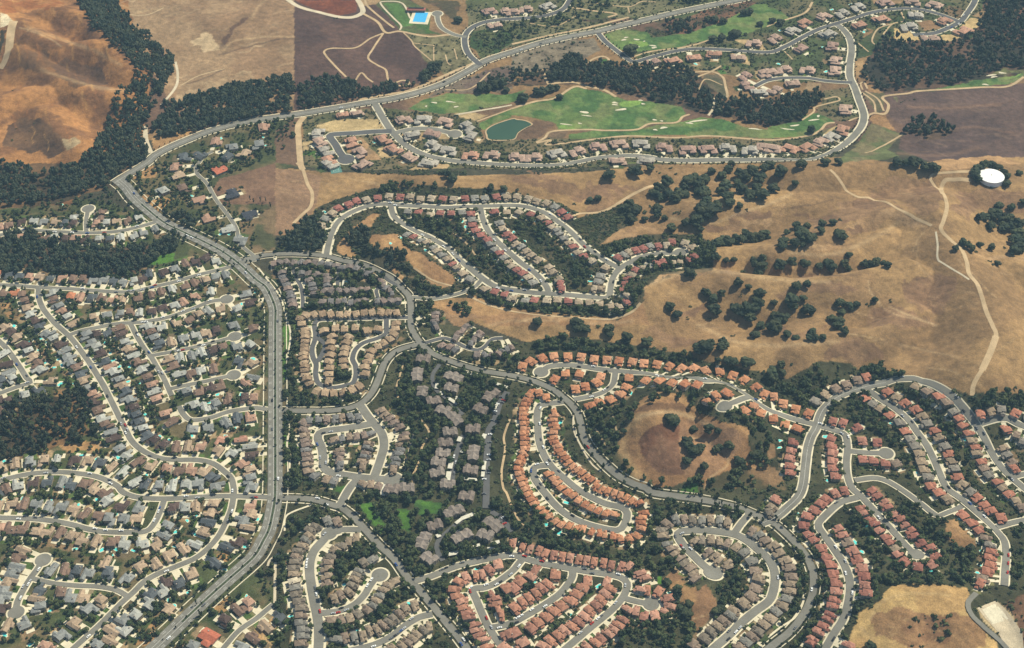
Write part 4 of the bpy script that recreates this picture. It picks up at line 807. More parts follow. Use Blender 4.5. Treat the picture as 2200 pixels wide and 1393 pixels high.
row('the stack under the tan slope', T, g, 'b2:1540 1290 1530 1320 1530 1350 1530 1380; b3:1540 15', sc=.85, word='townhouse')
row('the upper hillside lane stack', T, g, 'b3:1790 10 1760 40 1730 70 1710 105', sc=.85, word='townhouse')
row('the second hillside lane stack', T, g, 'b3:1920 60 1895 90 1865 120 1840 150', sc=.85, word='townhouse')
row('the lower hillside lane rank', T, g, 'b3:1590 170 1660 185 1710 205 1890 245 1955 250 2010 255', sc=.85, word='townhouse')
row('the end of the hillside lane', T, g, 'b3:2080 240 2110 220 2150 200 2185 180', sc=.85, word='townhouse')
# square loop
L = 'loop'
row('the west side of the square loop', B, L, 'b3:415 825 410 885 420 930 420 975 425 1015 430 1055 435 1095 440 1140 440 1180 450 1235 500 1275', sc=1.0)
row('the south side of the square loop', B, L, 'b3:600 1310 675 1320 910 1345 980 1350 1050 1365')
row('the north side of the square loop', B, L, 'b3:455 800 535 795 605 795 675 790 740 780 805 775 875 780')
row('the slanted entry side of the square loop', B, L, 'b3:1065 720 1100 760 1140 790 1175 825 1225 860')
row('the east side of the square loop', B, L, 'b3:1260 920 1260 960 1235 1015 1230 1055 1215 1095 1200 1135 1190 1175 1175 1225')
row('the north rank inside the square loop', B, L, 'b3:665 970 735 955 795 945 860 940 925 930 985 915')
row('the west stack inside the square loop', B, L, 'b3:705 1060 715 1095 715 1140 720 1190')
row('the east stack inside the square loop', B, L, 'b3:965 1000 960 1035 940 1085 930 1115 910 1155 910 1200')
# near crescent and courts, lower middle
row('the west side of the near crescent', B, 'brown', 'b4:515 345 460 375 460 425 425 465 405 510 360 550 350 595 335 645 325 700 325 755 330 810 345 870 345 925 365 985 385 1045 385 1105 380 1165 405 1220 400 1285 385 1345', sc=1.06, exc=((10, 'cream'),))
row('the head of the near crescent', B, 'brown', 'b4:610 300 695 305')
row('the east side of the near crescent', B, 'brown', 'b4:855 440 795 470 730 505 670 550 630 605 610 655 605 710 605 770 600 830', sc=1.04)
row('the upper side of the brown cul-de-sac', B, 'brown', 'b4:1000 625 925 655 885 725 870 760 850 805 830 850 795 905 730 930 670 965')
row('the lower side of the brown cul-de-sac', B, 'brown', 'b4:1200 815 1130 850 1090 890 1060 935 1030 980 1000 1020 945 1060 870 1095 800 1125 725 1145 640 1150')
row('the upper side of the lower link street', B, 'brown', 'b4:1355 1020 1285 1050 1230 1095 1185 1130 1145 1170 1095 1190 1035 1230 975 1240 910 1280 840 1290 760 1300 685 1310', sc=1.04)
row('the lower side of the lower link street', B, 'brown', 'b4:1490 1200 1435 1225 1380 1260 1340 1300 1290 1330 1240 1360 1170 1385 1100 1420', sc=1.02)
# salmon estate
s_ = 'salmon'
row('the terracotta ridge rank', O, s_, 'b4:2189 500; c4:15 490 90 525 150 540 225 555 285 580 360 590 430 610 500 620 570 630 640 640 705 655 790 660 855 680 935 690 1000 690', sc=.96)
row('the upper west terracotta row', O, s_, 'b4:2070 670 2000 720 1940 760 1880 765 1800 780 1740 815', sc=1.02)
row('the west terracotta slope', O, s_, 'b4:1700 880 1715 940 1765 985 1770 1040 1810 1080 1820 1125 1870 1180 1890 1230 1920 1270 1950 1310 1980 1370 2010 1420', sc=1.04)
row('the inner west terracotta row', O, s_, 'b4:2150 870 2020 930 2030 970 2050 1015 2080 1070 2100 1110')
row('the first diagonal terracotta row', O, s_, 'c4:200 720 160 770 70 810 10 870', sc=1.05)
row('the second diagonal terracotta row', O, s_, 'c4:370 755 310 840 255 875 205 920 150 955 95 990 30 1040', sc=1.06)
row('the third diagonal terracotta row', O, s_, 'c4:650 810 590 890 490 980 400 1040 310 1100 230 1160 150 1210', 9, 1.06)
row('the fourth diagonal terracotta row', O, s_, 'c4:815 815 840 870 780 950 735 1010 660 1080 600 1140 530 1190 450 1230 400 1280 330 1320 280 1370', 13, 1.06)
row('the terracotta corner by the lawn', O, s_, 'c4:1090 745 1130 785', sc=1.05)
row('the ring round the terracotta cul-de-sac', O, s_, 'c4:1095 885 1160 890 1250 900 1330 960 1345 1030 1315 1080 1225 1110 1130 1110 1055 1070 990 1050', sc=.98)
row('the lower terracotta row by the wood', O, s_, 'c4:950 1140 920 1185 870 1225 820 1255 760 1300 710 1340 640 1375 590 1410', sc=1.05)
row('the terracotta row below the middle street', O, s_, 'c4:20 1250 90 1340', sc=1.05); row('the near edge under the middle street', O, s_, 'b4:2150 1270 2130 1380', sc=1.05)
# brown loop
row('the north rank of the brown loop', B, 'brown', 'c4:1400 285 1475 285 1550 295 1625 295 1700 290 1770 300 1845 310', sc=1.04)
row('the west rank of the brown loop', B, 'brown', 'c4:1330 325 1290 375 1290 425 1330 490 1365 530 1400 575 1440 612 1480 657 1530 700 1555 745 1570 785', sc=1.04)
row('the inner rank of the brown loop', B, 'brown', 'c4:1560 470 1625 460 1700 460 1780 470 1845 490 1920 525 1990 565', sc=1.02)
row('the court inside the brown loop', B, 'brown', 'c4:1675 570 1740 600 1770 640 1840 660 1850 695', sc=1.02)
row('the inner east curve of the brown loop', B, 'brown', 'c4:2050 635 2080 720 2110 790 2090 880 2045 945 1985 1000 1905 1060 1870 1110 1815 1155 1760 1200 1710 1245 1650 1300 1560 1360', sc=1.06)
row('the entry side of the brown loop', B, 'brown', 'c4:2050 385 2110 420 2165 470', sc=1.04)
row('the outer east curve of the brown loop', B, 'brown', 'd4:50 510 90 570 150 635 180 700 190 775 190 840 190 900 160 965 120 1020 70 1070 25 1130; c4:2150 1185 2100 1235 2060 1285 2000 1330 1950 1380', sc=1.06)
# red roofs
row('the west side of the entry road', H, 'red', 'd3:215 990 200 1070 190 1130 195 1195 185 1255; d4:75 115', sc=.98)
row('the two houses at the collector corner', H, 'brown', 'd4:40 185 10 230')
row('the upper red street', H, 'red', 'd3:545 955 550 1020 555 1085 555 1150 555 1215 580 1285', sc=.98)
row('the red gate row', H, 'red', 'd3:565 815 650 825 760 865'); row('the north side of the small red cul-de-sac', H, 'red', 'd3:815 985 935 990')
row('the south side of the small red cul-de-sac', H, 'red', 'd3:805 1135 905 1145 1000 1170 1100 1175', exc=((3, 'brown'),))
row('the west side of the red-roof street', H, 'red', 'd4:650 40 580 65 510 115 455 155 400 210 340 260 310 340 350 410 400 460 455 530 500 600 535 670 560 750 580 825 585 905 570 975 560 1030 530 1100 510 1140 470 1195 440 1250 390 1310 380 1350', sc=1.02)
row('the east side of the red-roof street', H, 'red', 'd4:600 365 635 420 680 485 730 555 765 630 800 700 820 770 830 845 840 910', sc=1.04, exc=((2, 'brown'),))
row('the foot of the red-roof street', H, 'red', 'd4:690 1355 740 1420')
row('the west side of the red cul-de-sac', H, 'red', 'd4:790 185 825 230 870 285 915 325 960 375 1010 435 1050 480 1095 532 1115 580', sc=1.02, exc=((7, 'brown'),))
row('the east side of the red cul-de-sac', H, 'red', 'd4:885 40 935 85 990 140 1025 180 1080 240 1135 285 1170 330 1220 385 1250 430 1310 490 1385 530 1440 605', sc=1.02)
row('the ring below the red cul-de-sac', H, 'red', 'd4:1170 650 1285 690 1395 670')
# eastern hillside, mixed roofs
x_ = 'mixed'
row('the west side of the long eastern street', R, x_, 'd3:830 615 895 660 970 705 1045 755 1125 820 1180 895 1220 955 1260 1020 1300 1085 1320 1155 1340 1225 1375 1290 1400 1360; d4:1465 55 1540 115', sc=1.04)
row('the east side of the long eastern street', R, x_, 'd3:1020 560 1100 605 1175 655 1260 710 1320 770 1360 830 1430 890 1460 950 1510 1025 1545 1090 1575 1155 1590 1215 1620 1290 1665 1355; d4:1730 50 1790 105 1850 165 1910 215 1995 275', sc=1.06)
row('the row under the canyon oaks', R, x_, 'd3:415 640 490 580 585 530 675 495 770 460 850 430', sc=1.06)
row('the inner side of the hilltop rim street', R, x_, 'd3:1260 515 1365 550 1460 590 1535 645 1590 720 1640 780 1665 845 1720 915 1750 975 1780 1035 1790 1085 1830 1155 1850 1210 1900 1270 1965 1325 2010 1375; d4:2070 70 2130 130 2180 190', sc=1.06)
row('the rank below the eastern oaks', R, x_, 'd3:1820 745 1910 720 2000 710 2125 740 2230 780', sc=1.04)
row('the outer side of the hilltop rim street', R, x_, 'd3:2010 1040 2040 1095 2085 1160 2115 1220', sc=1.04); row('the south side of the edge court', R, x_, 'd3:2040 875 2130 930 2180 980')
row('the foot of the long eastern street', R, x_, 'd4:1670 245 1740 310 1810 375 1870 440 1900 500 1915 560 1905 612 1910 672 1880 730 1840 785 1815 835', sc=1.06, exc=((9, 'brown'),))
# upper hillside estate
h_ = 'hill'
row('the hilltop rank along the field', U, h_, 'b2:555 525 590 470 650 425 705 380 790 350 860 320 945 310 1045 295 1135 280 1235 285 1315 285 1405 305 1500 300 1595 300 1690 305 1790 300 1870 295 1960 300 2055 285 2145 285; c2:45 290 135 300 215 325 295 340 365 375 425 415 480 460', sc=1.05)
row('the lower rank of the hillside loop', U, h_, 'b2:1300 410 1390 415 1490 440 1580 425 1670 425 1760 420 1845 430 2040 415 2145 415; c2:60 415 165 435', sc=.98)
row('the west side of the middle hillside street', U, h_, 'b2:1850 480 1855 525 1880 575 1930 610 1980 650 2010 690 2045 735 2090 765 2120 805 2155 845; c2:0 875 40 905 95 935 140 970 185 1015', sc=1.02)
row('the east side of the middle hillside street', U, h_, 'b2:2080 510 2100 560 2150 605 2189 640; c2:30 690 80 715 120 750 160 785 220 830 310 890 345 930 400 985 420 1025 430 1070', sc=1.02)
row('the gully side of the hillside loop', U, h_, 'c2:250 465 310 505 340 540 390 570 410 600 445 635 490 680 530 710 570 760 620 790 680 830', sc=1.02)
row('the stack above the hillside corner', U, h_, 'c2:800 890 760 965 740 1010 760 1070 700 1070')
row('the upper side of the hillside cul-de-sac', U, h_, 'c2:905 805 960 780 1005 760 1065 745 1125 725 1190 710 1255 705 1325 700 1370 670 1480 685 1545 720 1570 790 1520 825', sc=1.03)
row('the lower side of the hillside cul-de-sac', U, h_, 'c2:1435 840 1375 840 1295 835 1240 850 1175 870 1125 890 1065 910 1020 950 990 985 980 1030 970 1075 985 1130 975 1180 915 1215', sc=1.03)
row('the long rank above the dry slope', U, h_, 'b2:1960 1070 2040 1095 2120 1120 2175 1150; c2:20 1150 110 1170 200 1170 295 1170 390 1170 480 1175 570 1185 665 1190 745 1200 840 1220', sc=1.0)
row('the long western hillside row', U, h_, 'b2:1290 610 1350 625 1410 655 1460 670 1520 720 1550 745 1595 780 1640 815 1680 860 1720 890 1770 940 1830 990', sc=1.02)
# estates
v_ = 'villa'
def villas(name, s, sc=.95, pal='villa'): row(name, 'villa', pal, s, 0, sc, 'villa', jit=.2, cat='villa')
villas('the dirt lots by the dark cul-de-sac', 'b1:520 1140 545 1210 590 1290 620 1370 820 1210 890 1300 1090 1190 1180 1275', .9)
villas('the west rank below the fairway', 'b1:1260 1020 1425 1020 1620 1040 1810 1075 1840 1165', .9)
villas('the island of the estate court', 'b1:1340 1150 1505 1145', .9); villas('the inner estate bend', 'b1:1520 1235 1650 1285 1310 1345 1840 1325 2020 1320', .88)
villas('the long rank facing the fairway', 'c1:40 1340 190 1340 385 1310 560 1290 735 1250 920 1230 1110 1230 1300 1255 1500 1280 1680 1275 1845 1260 2040 1280 2170 1260; d1:45 1270 185 1270 335 1260 440 1210 540 1170 640 1110', .9)
villas('the lone pair below the estate drive', 'c1:900 1375 1150 1370', .85); villas('the bend of the estate drive', 'd1:650 930', 1.0)
villas('the garden lots by the dirt track', 'b2:905 15 620 8 1480 0', .9)
villas('the upper side of the hilltop drive', 'c1:2070 365; d1:55 325 205 260 310 195 470 135 635 110 770 55 1005 20 1240 15 1420 40', .92)
villas('the lower side of the hilltop drive', 'd1:290 415 510 285 785 215 965 160 1270 130 1500 175', .92)
villas('the bare ridge building sites', 'd1:1210 220 1400 330 1670 260', 1.05); villas('the east facing slope drives', 'd1:550 390 570 515 570 600', .9)
villas('the canyon edge drive', 'd1:340 595 140 590 20 620 210 715 70 770', .88); villas('the shoulder above the golf wood', 'c1:1210 530 1375 515 1555 495 1730 460 1940 495', .88)
villas('the cluster round the short court', 'c1:1990 645 2000 730 2110 785 2160 620', .85); villas('the upper left estate', 'c1:10 100 120 75 310 50; b1:2000 95 2150 90 2050 220', .85)
villas('the gatehouse corner', 'b1:740 985 860 970', .7, 'villa')
row('the big lots along the boundary road', 'ranch_house', 'ranch', 'a1:1840 1210 1590 1340 1710 1330 1990 1260 2080 1310 1950 1340', 0, 1.15, 'ranch house', up=3); row('the upper ranch lots', 'ranch_house', 'ranch', 'a2:1500 30 1520 110 1570 220 1390 240 1700 310 1770 470 1950 570 2050 660', 0, 1.15, 'ranch house', up=3)
row('the lane to the dry field', 'ranch_house', 'dark', 'a2:1980 255 2130 430', 0, 1.25, 'ranch house', up=3); row('the wooded lot above the lane', 'ranch_house', 'redr', 'a2:1880 60', 0, 1.3, 'ranch house', up=3); row('the edge of the dry field', 'ranch_house', 'ranch', 'b1:60 1090 20 1240', 0, 1.2, 'ranch house', up=3)
row('the big lot in the near corner', 'ranch_house', 'redr', 'a4:1790 1280', 0, 1.3, 'ranch house', up=3)
row('the corner above the lower avenue', 'ranch_house', 'salmon', 'a3:1890 985 2060 970', 0, .95, 'ranch house', up=3)
for nm_, s_ in (('strip beside the avenue', 'a2:2100 1120 2140 1195 2030 1250; a3:2150 25 2020 170 2145 160 2040 310 2140 325 2160 440 2100 495 2090 620 2165 625 2140 1030 1985 1090 2150 1110 2060 1190 2140 1240 2140 1310 2150 1380; a4:2140 175 2130 240 2120 360 2040 480'), ('near west corner', 'a4:200 555 150 625 150 690 100 750 70 830 40 900 20 980 20 1060'), ('hillside lots by the near court', 'a4:440 720 550 730 760 750 930 750 1080 800'),
                ('lots under the short cross street', 'a4:350 890 320 970 340 1045 520 920 870 990 770 1060 650 1170 530 1285 400 1380 200 1185 60 1195'), ('lots between street and avenue', 'a4:1270 1010 1160 1110 1070 1235 940 1335 1400 910 1540 840 1640 755 1460 1070 1850 660'), ('bank above the long street', 'a4:1340 665 1670 505 1400 430 1340 500 900 655'), ('lots across the avenue', 'a4:2120 1010 2030 1070 1930 1160 2160 1310 1660 1385'),
                ('western bend lots', 'a3:30 240 50 325 70 395 100 450 20 725 80 640 210 595 330 550 440 470'), ('rows under the wood lawn', 'a2:1280 950 1400 930 1490 905 1590 860 1680 850 1760 810')):
    row('the '+nm_, 'ranch_house', 'ranch', s_, 0, 1.05, 'ranch house', up=3)
# condominium blocks
for i, (s, a, v) in enumerate(sorted((('b3:1430 280', -.2, 1), ('b3:1380 415', 1.57, 0), ('b3:1425 560', 1.4, 1), ('b3:1520 640', .3, 1), ('b3:1690 435', -.45, 0), ('b3:1670 530', -.2, 1), ('b3:2010 590', 1.0, 0), ('b3:1920 710', -.5, 1), ('b3:1600 720', -.5, 1), ('b3:1700 790', -.95, 0), ('b3:1660 905', .2, 1), ('b3:1855 880', -.1, 1), ('b3:1620 1000', .2, 1), ('b3:1600 1090', 0, 1), ('b3:1560 1165', -.1, 1), ('b3:1550 1255', .2, 1), ('b3:1860 1085', 1.5, 0), ('b3:1835 1230', -.1, 1), ('b3:1640 1355', 0, 1),
                         ('b3:1290 1385', .1, 1), ('b4:1690 220', .5, 0), ('b4:1530 340', .3, 1), ('b4:1430 470', 1.3, 0), ('b4:1760 430', .6, 0), ('b4:2030 330', -.8, 0), ('b4:1480 620', -.8, 1), ('b4:1960 420', -.5, 1), ('b4:1160 30', -.2, 1), ('b4:1800 90', -.2, 1)), key=lambda t: pts(t[0])[0, 1])):
    p = pts(s); q = at(p[:, 0], p[:, 1], 6)[0]
    TS = TEMPL['condo_block']; TEMPL['condo_block'] = [TS[v], TS[v+2]]
    build_house('condo_block', q, a, 'taupe', '{c}-roofed condominium block, %s going down from the collector, among dark trees' % ORD(i+1), 'condominium blocks among trees', .86, False, False, 'apartment block')
    TEMPL['condo_block'] = TS
# left-hand neighbourhood: ranch houses along both sides of every street
RANCH = []
for key in ('n3', 'n5', 'n7', 'n8', 'n2', 'n4', 'n5b', 'n5c', 'n5d', 'n6', 'n9b', 'n1', 'n1b', 'n10', 'n0'):
    rd = ROADS[key]; C = rd['C']; N = normals(C); L = np.r_[0, np.cumsum(np.hypot(*np.diff(C, axis=0).T))]
    en = endname(rd['pts'][0], rd['pts'][-1]); horiz = en in ('west', 'east')
    for sgn in (1, -1):
        s = 8.0; cnt = 0
        while s < L[-1]+10:
            i = min(np.searchsorted(L, s), len(C)-1); q = C[i]+N[i]*sgn*(rd['w']/2+14.2+rng.uniform(-1.2, 1.8)); T_ = np.array([N[i][1], -N[i][0]])
            if s > L[-1]: q = q + T_*(s-L[-1])
            px, py = project(q[0], q[1], 0)
            ok = -40 < px < 2240 and -30 < py < 1440 and LC is not None
            if ok and not (LEFT[min(max(int((q[1]-GY[0])/STEP), 0), len(GY)-1), min(max(int((q[0]-GX[0])/STEP), 0), len(GX)-1)] or key in ('n1', 'n1b')): ok = False
            if ok and key == 'n0' and True: ok = False
            if ok:
                probe = np.array([q+[a, b] for a in (-6, 0, 6) for b in (-6, 0, 6)])
                if look(ROADM, probe).any(): ok = False
                elif HOUSES and min(np.hypot(h['p'][0]-q[0], h['p'][1]-q[1]) for h in HOUSES) < 12.2: ok = False
            if ok and key == 'n1' and sgn*N[i][1] < 0 and q[0] < C[:, 0].mean()-30 and rng.random() < .6: ok = False
            if ok:
                cnt += 1; nd = N[i]*sgn
                side = ('far' if nd[1] > 0 else 'near') if horiz else ('east' if nd[0] > 0 else 'west')
                RANCH.append((q, math.atan2(-nd[1], -nd[0])+math.pi/2+rng.normal(0, .04), '{c} ranch house, %s from %s end, %s side of %s' % (ORD(cnt), en, side, rd['name']), 'ranch houses on '+rd['name']))
                HOUSES.append(dict(p=q, tmp=1)); s += 13.2+rng.uniform(-.5, 1.8)
            else: s += 3
HOUSES = [h for h in HOUSES if 'tmp' not in h]
n_ind = sum(h['kind'] == 'ranch_house' for h in HOUSES)
RANCH.sort(key=lambda r: r[0][1])
for q, a, lb, g in RANCH[:300-n_ind]:
    build_house('ranch_house', q, a, 'ranch', lb, g, rng.uniform(1.0, 1.12))
REST = RANCH[300-n_ind:]
from collections import Counter; print(Counter(h['kind'] for h in HOUSES)); print('ranch', len(RANCH), 'rest', len(REST), 'houses', len(HOUSES))
def mesh_arrays(me):
    V = np.zeros(len(me.vertices)*3, np.float32); me.vertices.foreach_get('co', V); T = np.zeros(len(me.loops), np.int32); me.loops.foreach_get('vertex_index', T)
    return V.reshape(-1, 3), T.reshape(-1, 3)
if REST:
    Vs, Ts, As, Ms, n = [], [], [], [], 0
    for q, a, _, _ in REST:
        t = TEMPL['ranch_house'][rng.integers(8)]; z = float(ground(*q))+.1; cn, c, _w = pick('ranch'); sc = rng.uniform(.74, .86); v = rng.uniform(.85, 1.1)
        stamp(HOUSEM, [q], 6.5); q2, d, k = near_road(q); DRIVES.setdefault(k, []).append((q, a, d, sc, ROADS[k]['w'], 'ranch_house'))
        for part, col in (('wall', STUCCO[rng.integers(4)]), ('roof', np.array(c)*v)):
            V, Tt = mesh_arrays(t[part]); ca, sa = math.cos(a), math.sin(a); V = V*sc*np.array([.84, 1.25, 1.1])
            Vs.append(np.c_[V[:, 0]*ca-V[:, 1]*sa+q[0], V[:, 0]*sa+V[:, 1]*ca+q[1], V[:, 2]+z]); Ts.append(Tt+n); As.append(np.tile([*np.clip(col, 0, 1), 1], (len(V), 1))); n += len(V)
    tag(link('housing', mesh_tri('housing', np.vstack(Vs), np.vstack(Ts), [attrcol('housing_paint')], attr=np.vstack(As))), 'ranch houses with grey and brown roofs below the dark wood', kind='stuff')
# ------------------------------------------------------------------ driveways and patios (paving, one sheet per street)
def quadsheet(c, ux, uy, hx, hy, lift):
    nx, ny = max(2, int(hx/1.5)+1), max(2, int(hy/1.5)+1)
    a, b = np.meshgrid(np.linspace(-hx, hx, nx), np.linspace(-hy, hy, ny)); p = c+a.ravel()[:, None]*ux+b.ravel()[:, None]*uy
    V = np.c_[p, ground(p[:, 0], p[:, 1])+lift]; i = (np.arange(ny-1)[:, None]*nx+np.arange(nx-1)[None]).ravel()
    T = np.vstack([np.c_[i, i+1, i+nx+1], np.c_[i, i+nx+1, i+nx]]); n = np.cross(V[T[0][1]]-V[T[0][0]], V[T[0][2]]-V[T[0][0]])
    return V, (T if n[2] > 0 else T[:, ::-1])
POOLSPOTS = []
for k, L in DRIVES.items():
    S_ = []
    for p, rz, d, sc, w, kind in L:
        ux = np.array([math.cos(rz), math.sin(rz)]); f = np.array([math.sin(rz), -math.cos(rz)])   # f points to the street
        hd = {'ranch_house': 8, 'villa': 10, 'townhouse': 7.4}.get(kind, 8)*sc
        a, b = hd-3.5, min(d-w/2-1.0, 26)
        lift = .27+rng.random()*.05
        if b > a+1:
            wd = {'ranch_house': 3.5, 'villa': 4.2, 'townhouse': 2.2}.get(kind, 2.5)*rng.uniform(.8, 1.25)
            S_.append(quadsheet(p+f*(a+b)/2+ux*rng.choice([-4, 4, -2.5, 2.5])*sc*.8, ux, f, wd, (b-a)/2, lift))
        if rng.random() < (1.0 if kind == 'ranch_house' else .6 if kind != 'townhouse' else .1):     # back terrace
            S_.append(quadsheet(p-f*(hd+2.0)+ux*rng.uniform(-4, 4), ux, f, rng.uniform(2.5, 6), rng.uniform(1.8, 4), .2+rng.random()*.04))
        if rng.random() < (.85 if kind == 'ranch_house' else .45):     # paved side yard
            S_.append(quadsheet(p+ux*rng.choice([-1, 1])*(6.8 if kind == 'ranch_house' else 5.4)*sc+f*rng.uniform(-4, 3), ux, f, rng.uniform(.5, 1.2), rng.uniform(4, 8), .2+rng.random()*.04))
    if S_:
        V, T_ = join(S_); tag(link('paving', mesh_tri('paving', V, T_, [M['concrete']])), kind='structure')

# yards: lawns, bare earth and planting round each house, laid into the ground cover
LAWN_C = [S(100, 124, 60), S(84, 110, 50), S(70, 92, 46), S(134, 130, 82), S(170, 150, 112)]; EARTH_C = [S(176, 148, 108), S(150, 122, 88), S(122, 106, 78), S(74, 88, 48), S(60, 76, 42), S(92, 112, 56)]
def yard(cx, cy, ux, uy, hx, hy, col):
    r = max(hx, hy)*1.5; i0, i1 = np.searchsorted(GX, [cx-r, cx+r]); j0, j1 = np.searchsorted(GY, [cy-r, cy+r])
    s_ = (slice(max(j0, 0), j1), slice(max(i0, 0), i1)); dx, dy = XX[s_]-cx, YY[s_]-cy
    m = (abs(dx*ux[0]+dy*ux[1]) < hx) & (abs(dx*uy[0]+dy*uy[1]) < hy); LC[s_][m] = col
for h in HOUSES+[dict(p=q, rz=a, kind='ranch_house', sc=.8) for q, a, _, _ in REST]:
    if h['kind'] == 'condo_block': continue
    ux = np.array([math.cos(h['rz']), math.sin(h['rz'])]); f = np.array([math.sin(h['rz']), -math.cos(h['rz'])]); big = h['kind'] in ('ranch_house', 'villa')
    if h['kind'] == 'villa' and rng.random() < .5: continue
    w_ = 7.5 if big else 5; c_ = h['p']-f*(13 if big else 10); yard(*c_, ux, f, w_, 6 if big else 3, EARTH_C[rng.integers(6)]*rng.uniform(.85, 1.1))
    c_ = h['p']+f*(11 if big else 9); yard(*c_, ux, f, w_, 4 if big else 2.5, LAWN_C[rng.integers(5)]*rng.uniform(.85, 1.1))
# ------------------------------------------------------------------ vegetation
def ico(sub):
    bm = bmesh.new(); bmesh.ops.create_icosphere(bm, subdivisions=sub, radius=1)
    V = np.array([v.co[:] for v in bm.verts]); T = np.array([[v.index for v in f.verts] for f in bm.faces]); bm.free(); return V, T
ICO1, ICO2 = ico(1), ico(2)
def crown_arrays(r, rad, z0, z1, nlobe, ncard, card=1.1, sub=1, spread=.55):
    """unit crown: ragged lobes with leaf sprays standing off them, open between the lobes"""
    Vs, Ts, n = [], [], 0
    I = ICO1 if sub == 1 else ICO2; zc = (z0+z1)/2; hz = (z1-z0)/2
    cen = []
    for k in range(nlobe):
        a = k*2.4+r.uniform(-.5, .5); q = math.sqrt((k+.4)/nlobe)*spread
        c = np.array([rad*q*math.cos(a), rad*q*math.sin(a), zc+hz*r.uniform(-.6, .62)*(1.15-.6*q)])
        s = np.array([rad*r.uniform(.42, .62), rad*r.uniform(.42, .62), min(hz*r.uniform(.42, .62), rad*r.uniform(.7, 1.0))])
        V = I[0]*(1+r.normal(0, .17, (len(I[0]), 1)))*s+c
        Vs.append(V); Ts.append(I[1]+n); n += len(V); cen.append((c, s))
    for k in range(ncard):
        c, s = cen[r.integers(nlobe)]; d = r.normal(0, 1, 3); d /= np.linalg.norm(d); d[2] = abs(d[2])*.9-.25
        p = c+d*s*r.uniform(.85, 1.2); u = r.normal(0, 1, 3); u /= np.linalg.norm(u); w = np.cross(u, r.normal(0, 1, 3)); w /= np.linalg.norm(w)+1e-6
        h = card*r.uniform(.5, 1.1)
        Vs.append(np.array([p-u*h, p+w*h*.8, p+u*h, p-w*h*.8])); Ts.append(np.array([[0, 1, 2], [0, 2, 3]])+n); n += 4
    return np.vstack(Vs), np.vstack(Ts)
def trunk_mesh(name, h, r0, limbs, rad):
    m = MB(); m.cyl(0, 0, r0, r0*.6, -.8, h, 7, cap=False)
    for k in range(limbs):
        a = k*2.2; q = Vector((math.cos(a), math.sin(a), 0)); b = Vector((0, 0, h*.55)); e = b+q*rad*.5+Vector((0, 0, h*.6)); sd = Vector((-q.y, q.x, 0))*r0*.4
        m.add([b-sd, b+sd, b+Vector((0, 0, r0)), e], [(0, 1, 3), (1, 2, 3), (2, 0, 3)])
    return m.mesh(name, [M['bark']])
def species(name, mat, n, rad, z0, z1, nlobe, ncard, card, th, tr, sub=1, spread=.55):
    out = []
    for k in range(n):
        r = np.random.default_rng(100+k+len(name)); V, T = crown_arrays(r, rad*r.uniform(.88, 1.1), z0, z1*r.uniform(.9, 1.1), nlobe, ncard, card, sub, spread)
        out.append(dict(crown=mesh_tri(name+'_crown', V, T, [M[mat]]), trunk=trunk_mesh(name+'_trunk', th, tr, 4, rad)))
    return out
SPEC = {'oak_tree': species('oak', 'oak', 8, 4.3, .7, 6.6, 10, 170, .7, 2.4, .35, 2, .62),
        'eucalyptus_tree': species('eucalyptus', 'euc', 6, 3.0, 2.6, 14, 9, 120, .8, 7, .3, 1, .75),
        'garden_tree': species('garden_tree', 'garden', 6, 2.9, 1.2, 6.2, 6, 100, .65, 2.4, .22),
        'street_tree': species('street_tree', 'street', 5, 2.0, 1.4, 6.4, 5, 80, .55, 2.2, .16),
        'cypress_tree': species('cypress', 'street', 3, 1.5, .4, 10.5, 6, 70, .5, 1.5, .16, 1, .3)}
def plant(kind, p, sc, label, group, zs=None):
    t = SPEC[kind][rng.integers(len(SPEC[kind]))]; z = float(ground(p[0], p[1]))
    e = bpy.data.objects.new(kind, None); COL.objects.link(e); e.empty_display_size = .5; e.location = (p[0], p[1], z); e.rotation_euler = (0, 0, rng.uniform(0, 6.28))
    e.scale = (sc, sc*rng.uniform(.9, 1.1), (zs or sc)*rng.uniform(.9, 1.12)); tag(e, label, kind.split('_')[0]+' tree', group)
    link('trunk', t['trunk'], e); link('crown', t['crown'], e); return e
def mass(name, label, mat, P, size, variants, zsc=None):
    """one mass of foliage: every plant its own crown, merged"""
    Vs, Ts, n = [], [], 0
    Z = ground(P[:, 0], P[:, 1])
    for k in range(len(P)):
        V, T = variants[rng.integers(len(variants))]; a = rng.uniform(0, 6.28); s = size[k]; ca, sa = math.cos(a)*s, math.sin(a)*s
        h = s*(zsc[k] if zsc is not None else 1)
        Vs.append(np.c_[V[:, 0]*ca-V[:, 1]*sa+P[k, 0], V[:, 0]*sa+V[:, 1]*ca+P[k, 1], V[:, 2]*h+Z[k]-.2]); Ts.append(T+n); n += len(V)
    o = link(name, mesh_tri(name, np.vstack(Vs), np.vstack(Ts), [M[mat]])); tag(o, label, None, None, 'stuff'); return o
def variants(n, *a, **k): return [crown_arrays(np.random.default_rng(50+i), *a, **k) for i in range(n)]
VT = variants(7, 2.9, .6, 6.4, 5, 46, .75)          # round trees
VE = variants(9, 3.1, 2.0, 13.0, 9, 60, .9, spread=.75)   # tall gum trees
VS = variants(8, 1.7, -.3, 1.9, 3, 14, .55, spread=.7)   # shrubs
LABELS = set()
def short(*opts):
    'the first wording that is new and short enough'
    for o in opts:
        if len(o.split()) <= 16 and o not in LABELS: LABELS.add(o); return o
    return None
